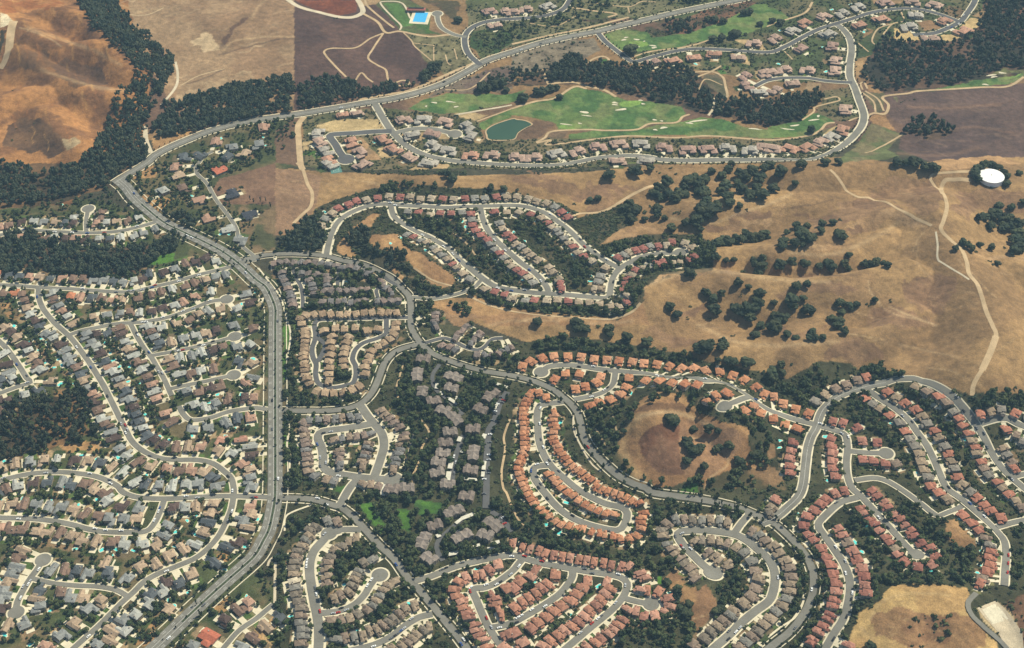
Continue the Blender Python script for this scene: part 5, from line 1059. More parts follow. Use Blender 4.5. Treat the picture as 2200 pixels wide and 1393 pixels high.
def scatter(s, area, clear=2.0, houses=True, jit=1.0, dens=None):
    """random standing places inside an outline, one per 'area' square metres, off roads and roofs"""
    P = at(*pts(s).T); x0, y0 = P.min(0); x1, y1 = P.max(0); n = int((x1-x0)*(y1-y0)/area)
    Q = np.c_[rng.uniform(x0, x1, n), rng.uniform(y0, y1, n)]
    jx = (fbm(Q[:, 0], Q[:, 1], 22, 3, 2)-.5)*14*jit
    Q = Q[inside(Q[:, 0]+jx, Q[:, 1]+jx, P)]; Q = Q[~look(ROADM, Q)]; Q = Q[~look(GREENM, Q)]
    if houses: Q = Q[~look(HOUSEM, Q)]
    if dens is not None: Q = Q[rng.random(len(Q)) < dens(Q)]
    return Q
clump = lambda s, k, lo, hi, base=.05: (lambda Q: base+(1-base)*sstep(lo, hi, fbm(Q[:, 0], Q[:, 1], s, k, 3)))
KINDN = {}
def ordered(kind, zone_name, P, sizes, look_, group, end='west'):
    P = np.asarray(P); o = np.argsort(P[:, 0]) if end == 'west' else np.argsort(-P[:, 1])
    for n_, i in enumerate(o):
        plant(kind, P[i], sizes[i], '%s, %s from the %s of %s' % (look_(sizes[i]), ORD(n_+1), end, zone_name), group)
# --- oaks of the dry hills, each one traced
TANKC = at(*pts('d2:1910 118').T, up=5)[0]
BUSHES = []
def oaks(zone_name, s, mul=1.0):
    code, v = s.split(':'); a = np.array(v.split(), float).reshape(-1, 3); p = a[:, :2]/3.98+np.array([CROP[code[0]], ROWS[code[1]]])
    W = at(p[:, 0], p[:, 1]+a[:, 2]/3.98*.3)
    sl = 3277/np.hypot(np.hypot(W[:, 0], W[:, 1]), CH); r = a[:, 2]/3.98/sl*mul; k_ = np.hypot(W[:, 0]-TANKC[0], W[:, 1]-TANKC[1]) > 15+r*.9; W = W[k_]; r = r[k_]; a = a[k_]; big = a[:, 2] >= 27; BUSHES.extend(W[~big]); W = W[big]; r = r[big]
    if not len(W): return
    ordered('oak_tree', zone_name, W, r/4.3, lambda q: 'broad dark oak' if q > 1.75 else 'rounded dark oak' if q > 1.1 else 'small dark oak', 'oaks on the dry hills')
oaks('the upper dry ridge', 'c2:1350 45 24 1060 90 55 1030 80 40 1180 60 38 1260 80 22 1405 95 20 830 115 48 800 120 30 40 235 25 665 325 30 735 310 30 535 350 18')
oaks('the big oak grove', 'c2:1250 240 50 1210 270 42 1320 190 55 1280 300 45 1330 290 50 1390 320 50 1420 280 50 1480 280 40 1470 230 40 1500 160 50 1560 140 40 1590 200 55 1640 150 50 1700 80 40 1640 270 60 1590 260 40 1660 350 45 1620 420 60 1700 420 70 1740 390 50 1580 490 50 1570 540 38 1660 470 45 1610 580 30 1360 565 40 1485 520 38 1240 390 40 1240 450 44 1300 480 30 1440 420 18 1190 375 12 1400 430 14')
oaks('the gully beside the grove', 'c2:1040 430 60 1020 490 45 1000 370 50 960 400 45 1125 430 20 1135 490 28 1070 400 40')
oaks('the grove at the ridge foot', 'c2:1790 120 40 1850 60 40 1870 20 35 1820 210 55 1780 260 40 1840 300 50 1860 350 45 1950 110 50 1920 180 45 1960 240 50 2050 80 50 2000 140 40 2110 150 55 2090 220 45 2150 60 50 2040 280 55 2130 290 55 1945 375 35 2000 390 25')
oaks('the slope right of the hillside estate', 'c2:1930 1035 42 2020 1070 28 1960 1135 22 1670 1130 35 1640 1110 28 1720 1180 50 1790 1130 35 1725 1270 50 2110 1130 45 2090 1190 45 2120 1210 40 1350 1240 40 1410 1310 44 1510 1225 20 1680 1330 20 1910 1260 50 1960 1290 45 2000 1260 50 2060 1260 50 2030 1340 50 1510 950 45 1540 965 32 1500 1325 14')
oaks('the dell above the cul-de-sac end', 'c2:1750 700 45 1740 820 40 1800 690 50 1850 690 50 1910 670 45 1960 680 45 2000 630 45 2050 660 50 2110 650 50 2160 630 45 1830 840 30 1895 840 30 2080 870 40 2060 840 28 2140 830 35 2110 930 40 2140 890 40 2100 955 40 1970 925 16')
oaks('the track side slopes', 'd2:280 30 50 110 80 50 90 110 35 40 230 48 230 180 28 20 30 40')
oaks('the second spur', 'd2:160 600 30 240 550 38 270 590 45 330 550 36 290 640 60 350 660 50 390 640 30 130 680 42 120 720 38 225 700 42 295 715 28 460 530 36 450 590 38 555 515 33 620 485 20 610 620 50 640 650 36')
oaks('the third spur', 'd2:690 800 30 105 880 45 70 900 28 200 865 42 320 875 42 300 870 32 435 895 36 515 870 45 540 900 45 650 875 42 685 915 28 820 880 38 870 880 40 915 870 42 985 880 32 1020 880 34')
oaks('the fourth spur', 'd2:240 1065 40 330 1050 40 200 1190 60 210 1240 44 300 1165 32 335 1280 64 50 1200 30 60 1330 55 130 1340 45 610 1220 48 690 1230 42 750 1225 38 630 1285 30 540 1335 32 600 1360 50 910 1180 28 860 1215 14 1040 1180 12')
oaks('the lone patch beside the track', 'd2:1600 740 28 1660 690 34 1700 720 32 1740 745 36 1780 760 22 1810 710 27 1910 730 35 1900 840 20 1920 870 16 1960 870 28')
oaks('the slope below the water tank', 'd2:1970 380 40 2075 390 32 1800 480 36 1850 470 42 1910 460 50 1900 550 40 1960 430 40 1980 490 45 2010 560 45 2060 490 42 2060 560 40 2140 540 50 2130 620 50 2100 680 46 2150 690 55 2130 750 50 2090 770 40 2030 730 22 2145 95 27 2185 340 30')
oaks('the ring round the white water tank', 'd2:1770 90 38 1790 50 34 1840 30 36 1900 25 38 1960 50 36 2010 90 30 2040 130 34 2035 185 34 1980 205 34 1900 205 26 1840 170 34 1790 150 36 1770 125 34 1860 140 26')
oaks('the band under the estate road', 'd2:1395 50 55 1340 55 40 1100 5 50 1250 10 55 1440 60 35 1180 10 40 490 5 40 600 0 40')
oaks('the top of the round knoll', 'c3:1340 810 50 1380 830 52 1360 790 40 1550 890 32 1680 900 44 1755 905 28 1490 1000 45 1510 1040 44 1550 1080 46 1610 1050 42 1470 1130 26 1500 1160 38 1640 1220 40 1740 1070 34 1770 1050 34 1850 1030 42 1880 1050 28 1940 1165 44 2070 1110 40 2100 1090 34')
oaks('the hill edge above the orange roofs', 'c3:560 30 45 630 40 42 590 20 40 830 30 45 830 75 40 980 120 50 960 140 40 1150 150 50 1600 210 60 1660 200 55 1630 180 50 1690 170 40 1885 80 26 2060 90 40 2090 80 35 1800 140 38 1790 195 40 1830 175 28 1850 310 45 1900 320 38 2010 330 55 1760 310 34 2120 10 40')
oaks('the tan slope by the canyon', 'd3:60 30 60 20 20 40 160 80 34 240 105 28 375 65 32 350 110 32 400 110 32 470 105 28 650 55 38 600 10 42 40 370 28 110 340 36 120 410 38 30 440 60 200 325 22')
oaks('the two golf fairways', 'c1:1015 440 55 1925 295 35 1890 310 42 1790 340 36 1715 345 32 2120 215 28 100 855 45 70 860 30 220 800 40 270 790 42 330 770 42 380 760 30 405 840 28 1220 300 20 1830 80 20 1800 190 36 1730 180 34 1670 170 28 1980 120 36 2030 110 34 1900 60 24 2090 20 26')
oaks('the lower fairway edge', 'd1:370 1125 38 35 185 30 105 200 34')
oaks('the field road edge', 'b2:1645 110 40 1680 150 40 1600 90 28 2010 220 30 2120 230 34 1960 240 18')
oaks('the lone oaks on the near dry slope', 'c2:215 1370 40 540 1370 45 570 1375 36 730 1390 25 820 1390 25')
oaks('the upper fairway wood edge', 'b1:1930 760 52 1990 770 35 2050 740 44 2100 730 44 2140 780 30 1930 920 22 1730 180 36 1560 560 40 1500 570 36 1450 640 40 685 160 18')
oaks('the reservoir knoll', 'd4:870 1375 40 900 1385 30 1730 540 35 1310 1393 1')
oaks('the dry lower bowl', 'c4:1320 850 42 1300 870 30 1410 890 36 1420 930 36 1400 960 30 1510 1020 40 1470 1080 40 1500 1110 45 1440 1060 36 1780 1060 44 1740 1080 36')
# --- woods of tall gum trees
W = []
for nm, s, area in (('the belt', 'f:160 -40 235 -40 262 25 300 60 325 90 345 110 378 130 370 165 350 200 330 240 312 300 318 340 300 350 250 385 240 400 150 420 60 445 -40 450 -40 350 60 360 110 370 170 350 200 320 230 260 250 200 290 160 260 110 240 90 190 50', 34),
                    ('row', 'f:330 270 400 215 480 195 560 175 625 170 632 200 632 245 550 258 470 276 400 288 340 298', 26), ('row2', 'f:640 185 700 168 760 182 800 192 900 168 935 142 950 152 920 182 850 203 760 216 680 230 645 236', 38),
                    ('mid', 'f:-40 505 100 500 190 520 250 545 330 530 380 500 390 530 340 560 310 585 200 600 100 590 -40 592', 30), ('low', 'f:-40 885 60 860 150 850 170 820 200 830 215 900 225 950 180 955 130 950 60 985 -40 995', 62),
                    ('golf', 'f:1240 135 1300 140 1400 140 1490 150 1500 190 1560 215 1650 215 1760 195 1770 210 1720 260 1640 272 1560 250 1470 225 1380 210 1330 200 1260 180 1180 172 1170 155', 44), ('golf2', 'f:1100 155 1165 152 1240 118 1255 135 1190 178 1100 182 1060 192 1030 198 1040 180', 40),
                    ('canyon', 'f:1850 150 1900 80 1960 95 2050 95 2100 60 2120 -30 2240 -30 2240 140 2130 160 2060 178 1960 188 1900 198 1850 172', 62), ('small', 'd1:1150 1130 1250 1010 1400 1020 1500 1080 1620 1140 1450 1160 1330 1190', 60),
                    ('mid2', 'b2:200 640 340 600 380 500 520 480 600 560 580 700 560 760 220 750', 40), ('mid3', 'b2:720 640 900 550 980 640 960 740 1100 740 1260 800 1340 860 1330 960 1280 1050 1150 1000 1000 880 930 800 850 720 760 700', 55), ('ca', 'a2:1400 480 1560 420 1680 470 1700 560 1600 700 1500 640 1400 560', 60), ('cb', 'c1:1310 200 1420 170 1620 200 1640 260 1480 290 1330 300', 70), ('top', 'c1:1350 0 1700 -20 1650 30 1350 40', 60), ('a22', 'a1:1380 880 1500 880 1520 960 1400 1000', 50)):
    Q = scatter(s, area*.62, dens=clump(34, 2, .30, .46, .35)); Q = Q[rng.random(len(Q)) < .95]; W.append(Q)
W = np.vstack(W); W = W[np.argsort(np.hypot(W[:, 0], W[:, 1]))]
print('gum trees', len(W))
NE = 260
PXY = np.c_[project(W[:, 0], W[:, 1], 0)]
def nearest_house(p):
    d = HP-np.asarray(p); i = (d*d).sum(1).argmin(); return HOUSES[i], math.sqrt((d[i]**2).sum())
HP = np.array([h['p'] for h in HOUSES])
zones_e = [('the low wood west of the avenue', lambda x, y: y > 800), ('the dark wood below the wood-edge street', lambda x, y: (y > 470) & (x < 420)), ('the gully wood below the hillside loop', lambda x, y: (y > 470) & (x >= 420)), ('the wood along the ranch lane', lambda x, y: y <= 470)]
done = np.zeros(len(W), bool)
for zn, f in zones_e:
    m = f(PXY[:, 0], PXY[:, 1]) & ~done & (np.arange(len(W)) < NE); done |= m
    if m.any(): ordered('eucalyptus_tree', zn, W[m], rng.uniform(.7, 1.0, m.sum()), lambda q: 'tall dark gum tree' if q > .85 else 'slim dark gum tree', 'gum trees of the lower woods')
Wr = W[~done]; far = np.hypot(Wr[:, 0], Wr[:, 1]) > 0
mass('woodland', 'dense dark gum tree woods on the slopes and along the upper road', 'euc', Wr, rng.uniform(.6, 1.15, len(Wr)), VE, rng.uniform(.75, 1.1, len(Wr)))
# --- planted slopes: shrubs beyond counting
DEVPOLY = 'f:610 640 870 610 885 650 935 660 930 700 1030 725 1110 745 1130 735 1200 722 1380 745 1560 785 1640 800 1690 815 1720 800 1760 775 1830 780 1850 800 1900 800 2000 820 2080 850 2110 850 2240 850 2240 1440 580 1440 600 1240 625 1160 628 1050 620 700'
HILLPOLY = 'f:590 545 600 510 635 495 660 480 690 440 740 425 800 405 900 400 1060 408 1180 432 1245 458 1240 470 1330 440 1350 432 1372 470 1320 500 1285 532 1350 510 1430 503 1500 508 1535 545 1530 570 1480 592 1420 592 1378 622 1382 650 1340 682 1250 680 1150 665 1060 658 1000 635 970 630 930 640 880 620 860 570 800 560 700 548'
DRYM = np.linalg.norm(LC, axis=2) > .24          # open dry grass keeps clear of shrubs
NOSHRUB = DRYM | KNOLL | LAWNS
def not_dry(Q): return (~look(NOSHRUB, Q)).astype(float)
SH = [scatter(DEVPOLY, 20, dens=lambda Q: not_dry(Q)*(.30+.70*sstep(.4, .6, fbm(Q[:, 0], Q[:, 1], 30, 1, 3)))), scatter(HILLPOLY, 18, dens=not_dry)]
for s, a in (('c1:0 640 330 600 600 500 700 320 400 350 0 470', 60), ('b1:1260 290 1740 330 1780 450 1880 560 1640 640 1350 380', 55), ('f:1000 10 1600 -30 1600 0 1300 60 1100 100 1050 115', 50), ('b1:1300 1000 1540 760 1700 690 2000 600 2189 560 2189 760 1900 800', 110), ('f:1330 80 1420 60 1520 20 1650 0 2110 -20 2110 60 1990 100 1860 60 1830 170 1700 180 1560 160 1380 135', 40), ('f:650 255 810 235 1030 250 1035 305 1150 300 1400 296 1700 300 1800 270 1850 280 1790 340 1600 352 1380 350 1200 366 1000 362 760 366 655 360', 22), ('f:760 366 1000 368 1010 380 860 380 760 374', 12), ('d1:480 780 740 740 800 900 780 1010 640 1040 420 980', 45), ('c2:0 90 300 60 600 20 860 10 850 70 760 130 400 100 200 110', 45), ('d1:1100 840 1290 800 1260 870 1150 900', 25), ('b1:1830 280 2189 260 2189 360 1920 490', 30),
             ('c3:1560 1300 1700 1240 1900 1240 2100 1150 2189 1200 2189 1393 1560 1393', 40), ('f:0 200 60 140 120 260 40 320', 400), ('f:2080 850 2240 840 2240 900 2120 880', 9), ('c2:480 530 740 420 900 350 1020 330 1080 420 1000 470 900 520 870 610 800 640 700 720 560 600', 15)):
    SH.append(scatter(s, a, dens=not_dry))
SH.append(np.repeat(np.array(BUSHES), 3, 0)+rng.normal(0, 1.6, (3*len(BUSHES), 2)))
SH = np.vstack(SH); print('shrubs', len(SH))
mass('shrubbery', 'dark planted shrubs covering the slopes between the streets', 'scrub', SH, rng.uniform(.55, 1.35, len(SH))*(1+.7*(rng.random(len(SH)) < .12)), VS, rng.uniform(.8, 1.3, len(SH)))
# --- trees of the planted slopes and condominium grounds
PT = [scatter('b3:1250 250 1420 200 1560 330 1760 380 2150 500 2189 600 2050 900 2010 1393 1260 1393 1260 950 1180 640 1210 400', 34), scatter('b4:800 130 1300 0 2000 0 2189 200 2189 600 1500 780 1300 760 1180 560 1000 380', 34), scatter('c3:1150 700 1300 600 1640 560 1900 640 2189 800 2189 1000 1990 850 1800 830 1560 700 1400 600 1250 560 1130 640', 55), scatter('c3:560 680 1000 640 1130 690 1000 760 1040 840 940 950 900 1090 980 1110 1060 1290 1000 1290 760 1100 660 900', 60),
      scatter('c3:1080 1290 1400 1380 1600 1290 1640 1330 1600 1393 1100 1393', 60), scatter('c4:0 480 200 420 700 470 1150 520 1200 200 1300 120 2000 240 1950 290 1400 260 1250 300 1230 460 1420 700 1290 800 1180 720 1060 690 500 590 0 490', 50), scatter('c4:840 1393 1000 1180 1400 1060 1560 1190 1600 1250 1560 1393', 45), scatter('c4:1650 830 1950 560 2000 700 2000 860 1800 1060 1740 1080 1750 980', 55),
      scatter('d3:480 720 800 560 900 620 1010 760 1100 900 1200 1050 1250 1300 1100 1270 950 980 880 880 700 780 620 760', 55), scatter('d3:1150 470 1280 560 1400 700 1540 860 1650 1000 1760 1250 1880 1393 1740 1393 1600 1150 1500 950 1330 730 1200 620 1060 540', 60), scatter('d4:740 150 1000 100 1500 250 1560 480 1780 560 1790 850 1400 860 1000 860 890 1000 760 1100 720 1250 640 1350 760 1000 900 900 860 760 760 500 640 330', 60), scatter('d4:2060 420 2189 340 2189 880 2050 900 2100 700', 45), scatter('d3:260 540 330 400 470 320 540 430 700 450 520 520 420 620 340 680 260 620', 38), scatter('d3:0 480 150 520 280 560 400 640 360 720 200 640 0 520', 40),
      scatter('d3:750 420 900 330 1000 420 1200 420 1400 470 1560 560 1700 680 1580 580 1400 500 1280 450 1000 470 880 480', 32), scatter('d3:1850 620 1960 540 2120 530 2189 600 2189 720 1900 700 1740 720', 34), scatter('c3:250 130 380 70 520 120 800 150 960 200 1120 230 1400 220 1560 290 1800 360 1900 420 1760 350 1500 310 1000 260 700 230 400 210 200 240 60 290 0 340 0 280', 30), scatter('b3:1900 280 2189 200 2189 350 1960 330', 50), scatter('c4:0 0 60 80 180 200 330 330 600 420 600 470 300 450 0 460', 60), scatter('b3:250 280 330 60 350 500 460 600 900 610 700 690 500 690 260 690', 34), scatter('b3:260 740 350 760 350 1250 480 1393 250 1393', 30), scatter('b4:100 620 280 300 500 180 640 200 840 380 840 420 560 380 400 350 300 500 240 700 250 1393 170 1393 170 700', 42), scatter('b4:700 480 900 480 1050 600 880 620 800 760 640 900 540 1020 530 880 640 830 700 600', 32), scatter('b4:570 1180 900 1110 1100 970 1280 870 1400 950 1200 1060 950 1200 640 1300 570 1393', 32), scatter('b4:1300 760 1680 740 1650 860 1740 1050 1900 1393 1800 1393 1700 1200 1500 960', 50), scatter('d4:100 540 280 440 340 640 320 800 330 1000 220 1180 160 1240 200 1000 250 850 190 640', 42), scatter('d4:340 400 420 500 520 720 540 900 500 1060 380 1300 240 1393 360 1100 420 900', 40),
      scatter('b2:1010 250 1150 170 1300 190 1500 210 1560 250 1300 240 1050 270', 28), scatter('b2:430 460 500 480 600 540 620 640 560 700 400 600', 42), scatter('c2:0 500 180 480 330 620 480 780 660 870 700 960 640 1050 520 1080 480 900 330 780 120 620 0 560', 48), scatter('b2:1260 430 1500 460 1780 520 1850 620 2000 780 2189 960 2189 1050 1950 960 1700 740 1500 600 1250 490', 60), scatter('c2:960 890 1250 780 1440 720 1590 650 1700 700 1720 830 1640 900 1500 880 1300 920 1130 960 1040 1040 1110 1100 1080 1200 900 1290 960 1060', 26), scatter('c2:760 770 900 690 1200 640 1380 620 1240 660 960 740 820 810', 22), scatter('c2:0 1230 400 1210 860 1240 980 1290 860 1320 300 1300', 32), scatter('b2:1660 1080 1900 1040 2189 1180 2189 1250 1960 1180', 40), scatter('b2:1340 950 1540 1060 1700 1110 1500 1150 1330 1100', 30), scatter('b2:1360 1170 1500 1180 1480 1280 1560 1380 1500 1393 1370 1393', 34), scatter('b2:1620 1190 1800 1200 1860 1290 1800 1330 1640 1250', 40), scatter('b2:150 1230 300 1260 330 1393 260 1393', 24), scatter('b2:420 1210 1260 1210 1260 1230 420 1250', 18), scatter('b2:140 880 950 900 1200 1050 1220 1160 320 1160 240 960', 40), scatter('b3:700 370 800 380 800 480 720 470', 18), scatter('f:1170 20 1230 0 1320 0 1290 40 1180 70 1060 110 1040 95', 150)]
PT.append(scatter('c3:1500 1340 1560 1300 1760 1240 1900 1170 2100 1190 2160 1393 1500 1393', 40, dens=clump(22, 1, .42, .52, .1))); PT.append(scatter('c3:1960 860 2060 840 2189 880 2189 1300 2100 1200 2000 1090', 45, dens=clump(22, 1, .40, .52, .1)))
PT = np.vstack(PT); PT = PT[rng.random(len(PT)) < .95]; PT = PT[~look(LAWNS, PT) | (rng.random(len(PT)) < .12)]
# --- gardens
GT = []
for h in HOUSES + [dict(p=q, kind='ranch_house', rz=a, sc=1) for q, a, _, _ in REST]:
    left = h['kind'] == 'ranch_house'
    for _ in range(rng.choice([2, 3, 4, 5]) if left else rng.choice([0, 1, 1, 2])):
        f = np.array([math.sin(h['rz']), -math.cos(h['rz'])]); u = np.array([math.cos(h['rz']), math.sin(h['rz'])])
        q = h['p']-f*rng.uniform(8, 20 if left else 11)+u*rng.uniform(-8, 8) if rng.random() < .72 else h['p']+f*rng.uniform(7, 10)+u*rng.uniform(-7, 7)
        GT.append(q)
GT = np.array(GT); GT = GT[~look(ROADM, GT) & ~look(HOUSEM, GT)]
XT = scatter('f:-40 610 200 600 330 590 440 545 520 570 590 640 575 1130 480 1290 330 1440 -40 1440', 100, dens=clump(45, 5, .38, .58, .45)); ZT = scatter('a2:0 420 300 400 400 350 600 330 780 280 900 220 1000 250 1120 380 1290 480 1200 530 900 560 0 560', 60); YT = scatter('a2:1070 140 1330 40 1700 0 2100 0 2189 60 1780 150 1900 300 2100 450 2189 500 2189 760 1900 760 1700 640 1400 500 1250 380', 42, dens=clump(30, 3, .42, .54, .2)); Y2 = scatter('f:290 350 330 335 480 280 640 245 640 300 560 350 480 370 330 380', 50, dens=clump(40, 6, .4, .55, .3))
Q3 = scatter('a4:1200 660 1500 560 1960 560 2100 620 1700 960 1300 1300 700 1393 600 1200 1000 800', 75); Q4 = scatter('b4:0 700 160 600 160 1000 60 1060 0 1100', 70)
GA = np.vstack([GT, XT, ZT, YT, Y2, Q3, Q4, PT]); src = np.r_[np.zeros(len(GA)-len(PT)), np.ones(len(PT))]
sz = np.where(src > 0, rng.uniform(.75, 1.6, len(GA)), .5+.8*rng.random(len(GA))**1.6)
d = np.hypot(np.hypot(GA[:, 0], GA[:, 1]), CH)/sz
gp = np.c_[project(GA[:, 0], GA[:, 1], 3)]; vis = (gp[:, 0] > 5) & (gp[:, 0] < 2195) & (gp[:, 1] > 5) & (gp[:, 1] < 1390)
o = np.argsort(np.where(vis, d, 1e9)); used = {}; NG = 290
print('garden trees', len(GA))
WHERE = lambda p, h: ('behind' if (np.asarray(p)-h['p'])@np.array([math.sin(h['rz']), -math.cos(h['rz'])]) < 0 else 'in front of')
ind = []
for i in o:
    if len(ind) >= NG: break
    h, dist = nearest_house(GA[i])
    ref = h['ref'].replace('-roofed', '').replace(' condominium block', ' block'); w_ = WHERE(GA[i], h); tone = 'big dark tree' if sz[i] > 1.1 else 'dark tree' if sz[i] > .85 else 'small tree'
    base = '%s %s %s' % (tone, w_, ref)
    lab = base
    if len(lab.split()) > 16: lab = base = '%s %s %s' % (tone.split()[-2]+' tree' if False else tone.replace('big dark', 'big'), w_, ref.replace(' the ', ' '))
    if lab in used or len(lab.split()) > 16: continue
    used[lab] = 1; ind.append(i)
    plant('garden_tree', GA[i], sz[i], lab, 'garden and slope trees among the houses')
rest = np.ones(len(GA), bool); rest[ind] = False
mass('tree_foliage', 'round dark garden and slope trees in the gaps between the houses', 'garden', GA[rest], sz[rest], VT, rng.uniform(.8, 1.25, rest.sum()))
# --- street trees, in rows
ST = []
def avenue_trees(key, offs, step, name, sc=(.55, .9), a=0.0, b=1.0, skip=.15):
    C = ROADS[key]['C']; N = normals(C); L = np.r_[0, np.cumsum(np.hypot(*np.diff(C, axis=0).T))]
    for off, side in offs:
        s = L[-1]*a; got = []
        while s < L[-1]*b:
            i = np.searchsorted(L, s); i = min(i, len(C)-1); q = C[i]+N[i]*off+rng.normal(0, .5, 2); s += step*rng.uniform(.7, 1.5)
            px, py = project(q[0], q[1], 0)
            if rng.random() < skip or not (2 < px < 2198 and 2 < py < 1392): continue
            got.append(q)
        en = endname(ROADS[key]['pts'][0], ROADS[key]['pts'][-1])
        for k, q in enumerate(got): ST.append((q, rng.uniform(*sc), '{} street tree, %s from %s end, %s, %s' % (ORD(k+1), en, side, name), 'street trees along '+name))
avenue_trees('ave', ((0, 'on the median'),), 15, 'the dual avenue', (.42, .7), 0, .93); avenue_trees('ave', ((11.2, 'west side'), (-11.2, 'east side')), 13, 'the dual avenue', (.6, 1.05))
avenue_trees('c1', ((6.4, 'north side'), (-6.4, 'south side')), 17, 'the collector road', (.7, 1.35)); avenue_trees('c3', ((6.4, 'upper side'), (-6.4, 'lower side')), 17, 'the diagonal collector', (.7, 1.3)); avenue_trees('c2', ((6.4, 'upper side'), (-6.4, 'lower side')), 22, 'the curving link road')
avenue_trees('r1', ((8, 'west side'), (-8, 'east side')), 18, 'the eastern entry road')
ST.sort(key=lambda t: np.hypot(*t[0])); print('street trees', len(ST))
for q, s_, lb, g in ST[:300]: plant('street_tree', q, s_, lb.format('bushy dark' if s_ > .75 else 'small dark'), g)
if len(ST) > 300:
    P_ = np.array([t[0] for t in ST[300:]]); mass('roadside_foliage', 'small dark roadside trees along the upper collector roads', 'street', P_, np.array([t[1] for t in ST[300:]])*.75, VT)
def rowtrees(key, off, step, sc, name):
    C = ROADS[key]['C']; N = normals(C); P = (C+N*off)[::max(1, int(step/4))]; P = P+rng.normal(0, .8, P.shape); return P
P_ = np.vstack([rowtrees('top', 11, 9, .5, ''), rowtrees('top', -11, 9, .5, ''), rowtrees('e1', 9, 9, .5, ''), rowtrees('e1', -9, 9, .5, ''), rowtrees('e2', 8, 10, .5, ''), rowtrees('e2', -8, 10, .5, ''), rowtrees('h1', -8.5, 14, .5, ''), rowtrees('e7', 8, 10, .5, ''), rowtrees('e7', -8, 10, .5, '')])
P_ = P_[~look(ROADM, P_)]; mass('avenue_foliage', 'fine young roadside trees along the upper boundary and estate roads', 'street', P_, rng.uniform(.3, .55, len(P_)), VT, rng.uniform(1, 1.5, len(P_)))
cyp = pts('c4:1520 80 1550 75 1570 80 1620 150 1730 165 1770 160 1790 170 1855 180 1900 200; a4:1955 960 1920 990 1860 1000 1710 1110 1730 1120 1680 1020 1320 1260 1400 1160; a3:1640 840 1760 850; d2:0 0; b2:40 335 85 330 125 380 55 380; a2:1960 340 2140 320 2170 340')
cyp = cyp[(cyp[:, 0] != 1650)]
W_ = at(cyp[:, 0], cyp[:, 1]+2)
ordered('cypress_tree', 'the scattered cypresses over the whole estate', W_, rng.uniform(.8, 1.1, len(W_)), lambda q: 'slim dark cypress', 'cypresses')
# ------------------------------------------------------------------ swimming pools
def pool_mesh(k):
    n = 18; a = np.linspace(0, 2*math.pi, n, endpoint=False)
    if k == 0: r = np.c_[3.4*np.cos(a), 2.1*np.sin(a)]; r[:, 1] += .5*np.cos(2*a)
    elif k == 1: r = np.c_[3.6*np.sign(np.cos(a))*np.abs(np.cos(a))**.35, 1.9*np.sign(np.sin(a))*np.abs(np.sin(a))**.35]
    else: r = np.c_[(2.8+.7*np.cos(2*a+.6))*np.cos(a), (2.3+.6*np.cos(3*a))*np.sin(a)]
    def sheet(s, z, mat):
        V = [(0, 0, z)]+[(x*s, y*s, z) for x, y in r]+[(x*s, y*s, z-.35) for x, y in r]; F = [(0, 1+i, 1+(i+1) % n) for i in range(n)]+[(1+i, 1+n+i, 1+n+(i+1) % n, 1+(i+1) % n) for i in range(n)]
        return MB().add(V, F).mesh('pool_part', [mat])
    return sheet(1.45, .42, M['concrete']), sheet(1.0, .47, M['poolwater'])
POOLS = [pool_mesh(k) for k in range(3)]
def pool(p, rz, label, sc=1.0, group='swimming pools'):
    e = bpy.data.objects.new('swimming_pool', None); COL.objects.link(e); e.location = (p[0], p[1], float(ground(p[0], p[1]))); e.rotation_euler = (0, 0, rz); e.scale = (sc, sc, 1)
    tag(e, label, 'swimming pool', group); k = rng.integers(3); link('deck', POOLS[k][0], e); link('water', POOLS[k][1], e); stamp(HOUSEM, [p], 3)
traced = pts('c2:350 345 480 430 190 500 105 675 145 700 15 595 90 1005 520 790 850 795 1510 690 670 970 670 1015 1040 1165 855 1275; b2:1790 550 1765 505 1820 605 2010 785 2050 825 1735 990 590 425 1450 750 1150 690 1245 645; b4:755 850 1180 950 300 1125 865 1250 1305 1015 865 515 1890 715; c4:465 150 290 335 740 865 1345 920 1565 1310 1285 1165 1300 545 1235 420 405 405 150 200 515 1115 180 830; d4:845 360 745 490 800 570 470 705 1315 435 1120 700 1395 735 1640 290 1690 340 1820 565 1810 680 1790 750 315 1300 250 245 2065 300 2015 1330; d3:490 950 500 1325 1480 680 1680 975 1740 1120 1275 1255 1055 840 95 1045 100 985 1410 630; c3:370 415 1020 580 415 830; b1:1490 1225 1010 1220 2070 1305 60 1175 1190 1275; a1:1890 1185; d1:545 85 705 40 430 320 460 405 495 615 90 550 820 275 105 265; c1:1570 550; a2:530 360 470 405 1000 340 1500 285 1640 285 1960 615 1120 455; a4:1190 330 75 195 180 495 870 555 990 550 1140 560 1670 420 1610 550 1600 305 1490 1030 1610 915 1180 1300 1405 1115 265 1360 390 1280 2110 950 560 20; b4:10 290 10 270; a3:1010 1130 830 1140 905 1000 1240 760 1110 540 1095 480 500 290 1900 150; a3:2165 285 1490 400 895 145 385 320 460 360 1190 500 660 580')
PW = at(traced[:, 0], traced[:, 1]); seen = {}; pools = [(q, None) for q in PW]
for h in [h for h in HOUSES if h['kind'] == 'ranch_house']:
    if rng.random() < .3:
        f = np.array([math.sin(h['rz']), -math.cos(h['rz'])]); u = np.array([math.cos(h['rz']), math.sin(h['rz'])]); pools.append((h['p']-f*rng.uniform(10, 12.5)+u*rng.uniform(-5, 5), h))
placed = []
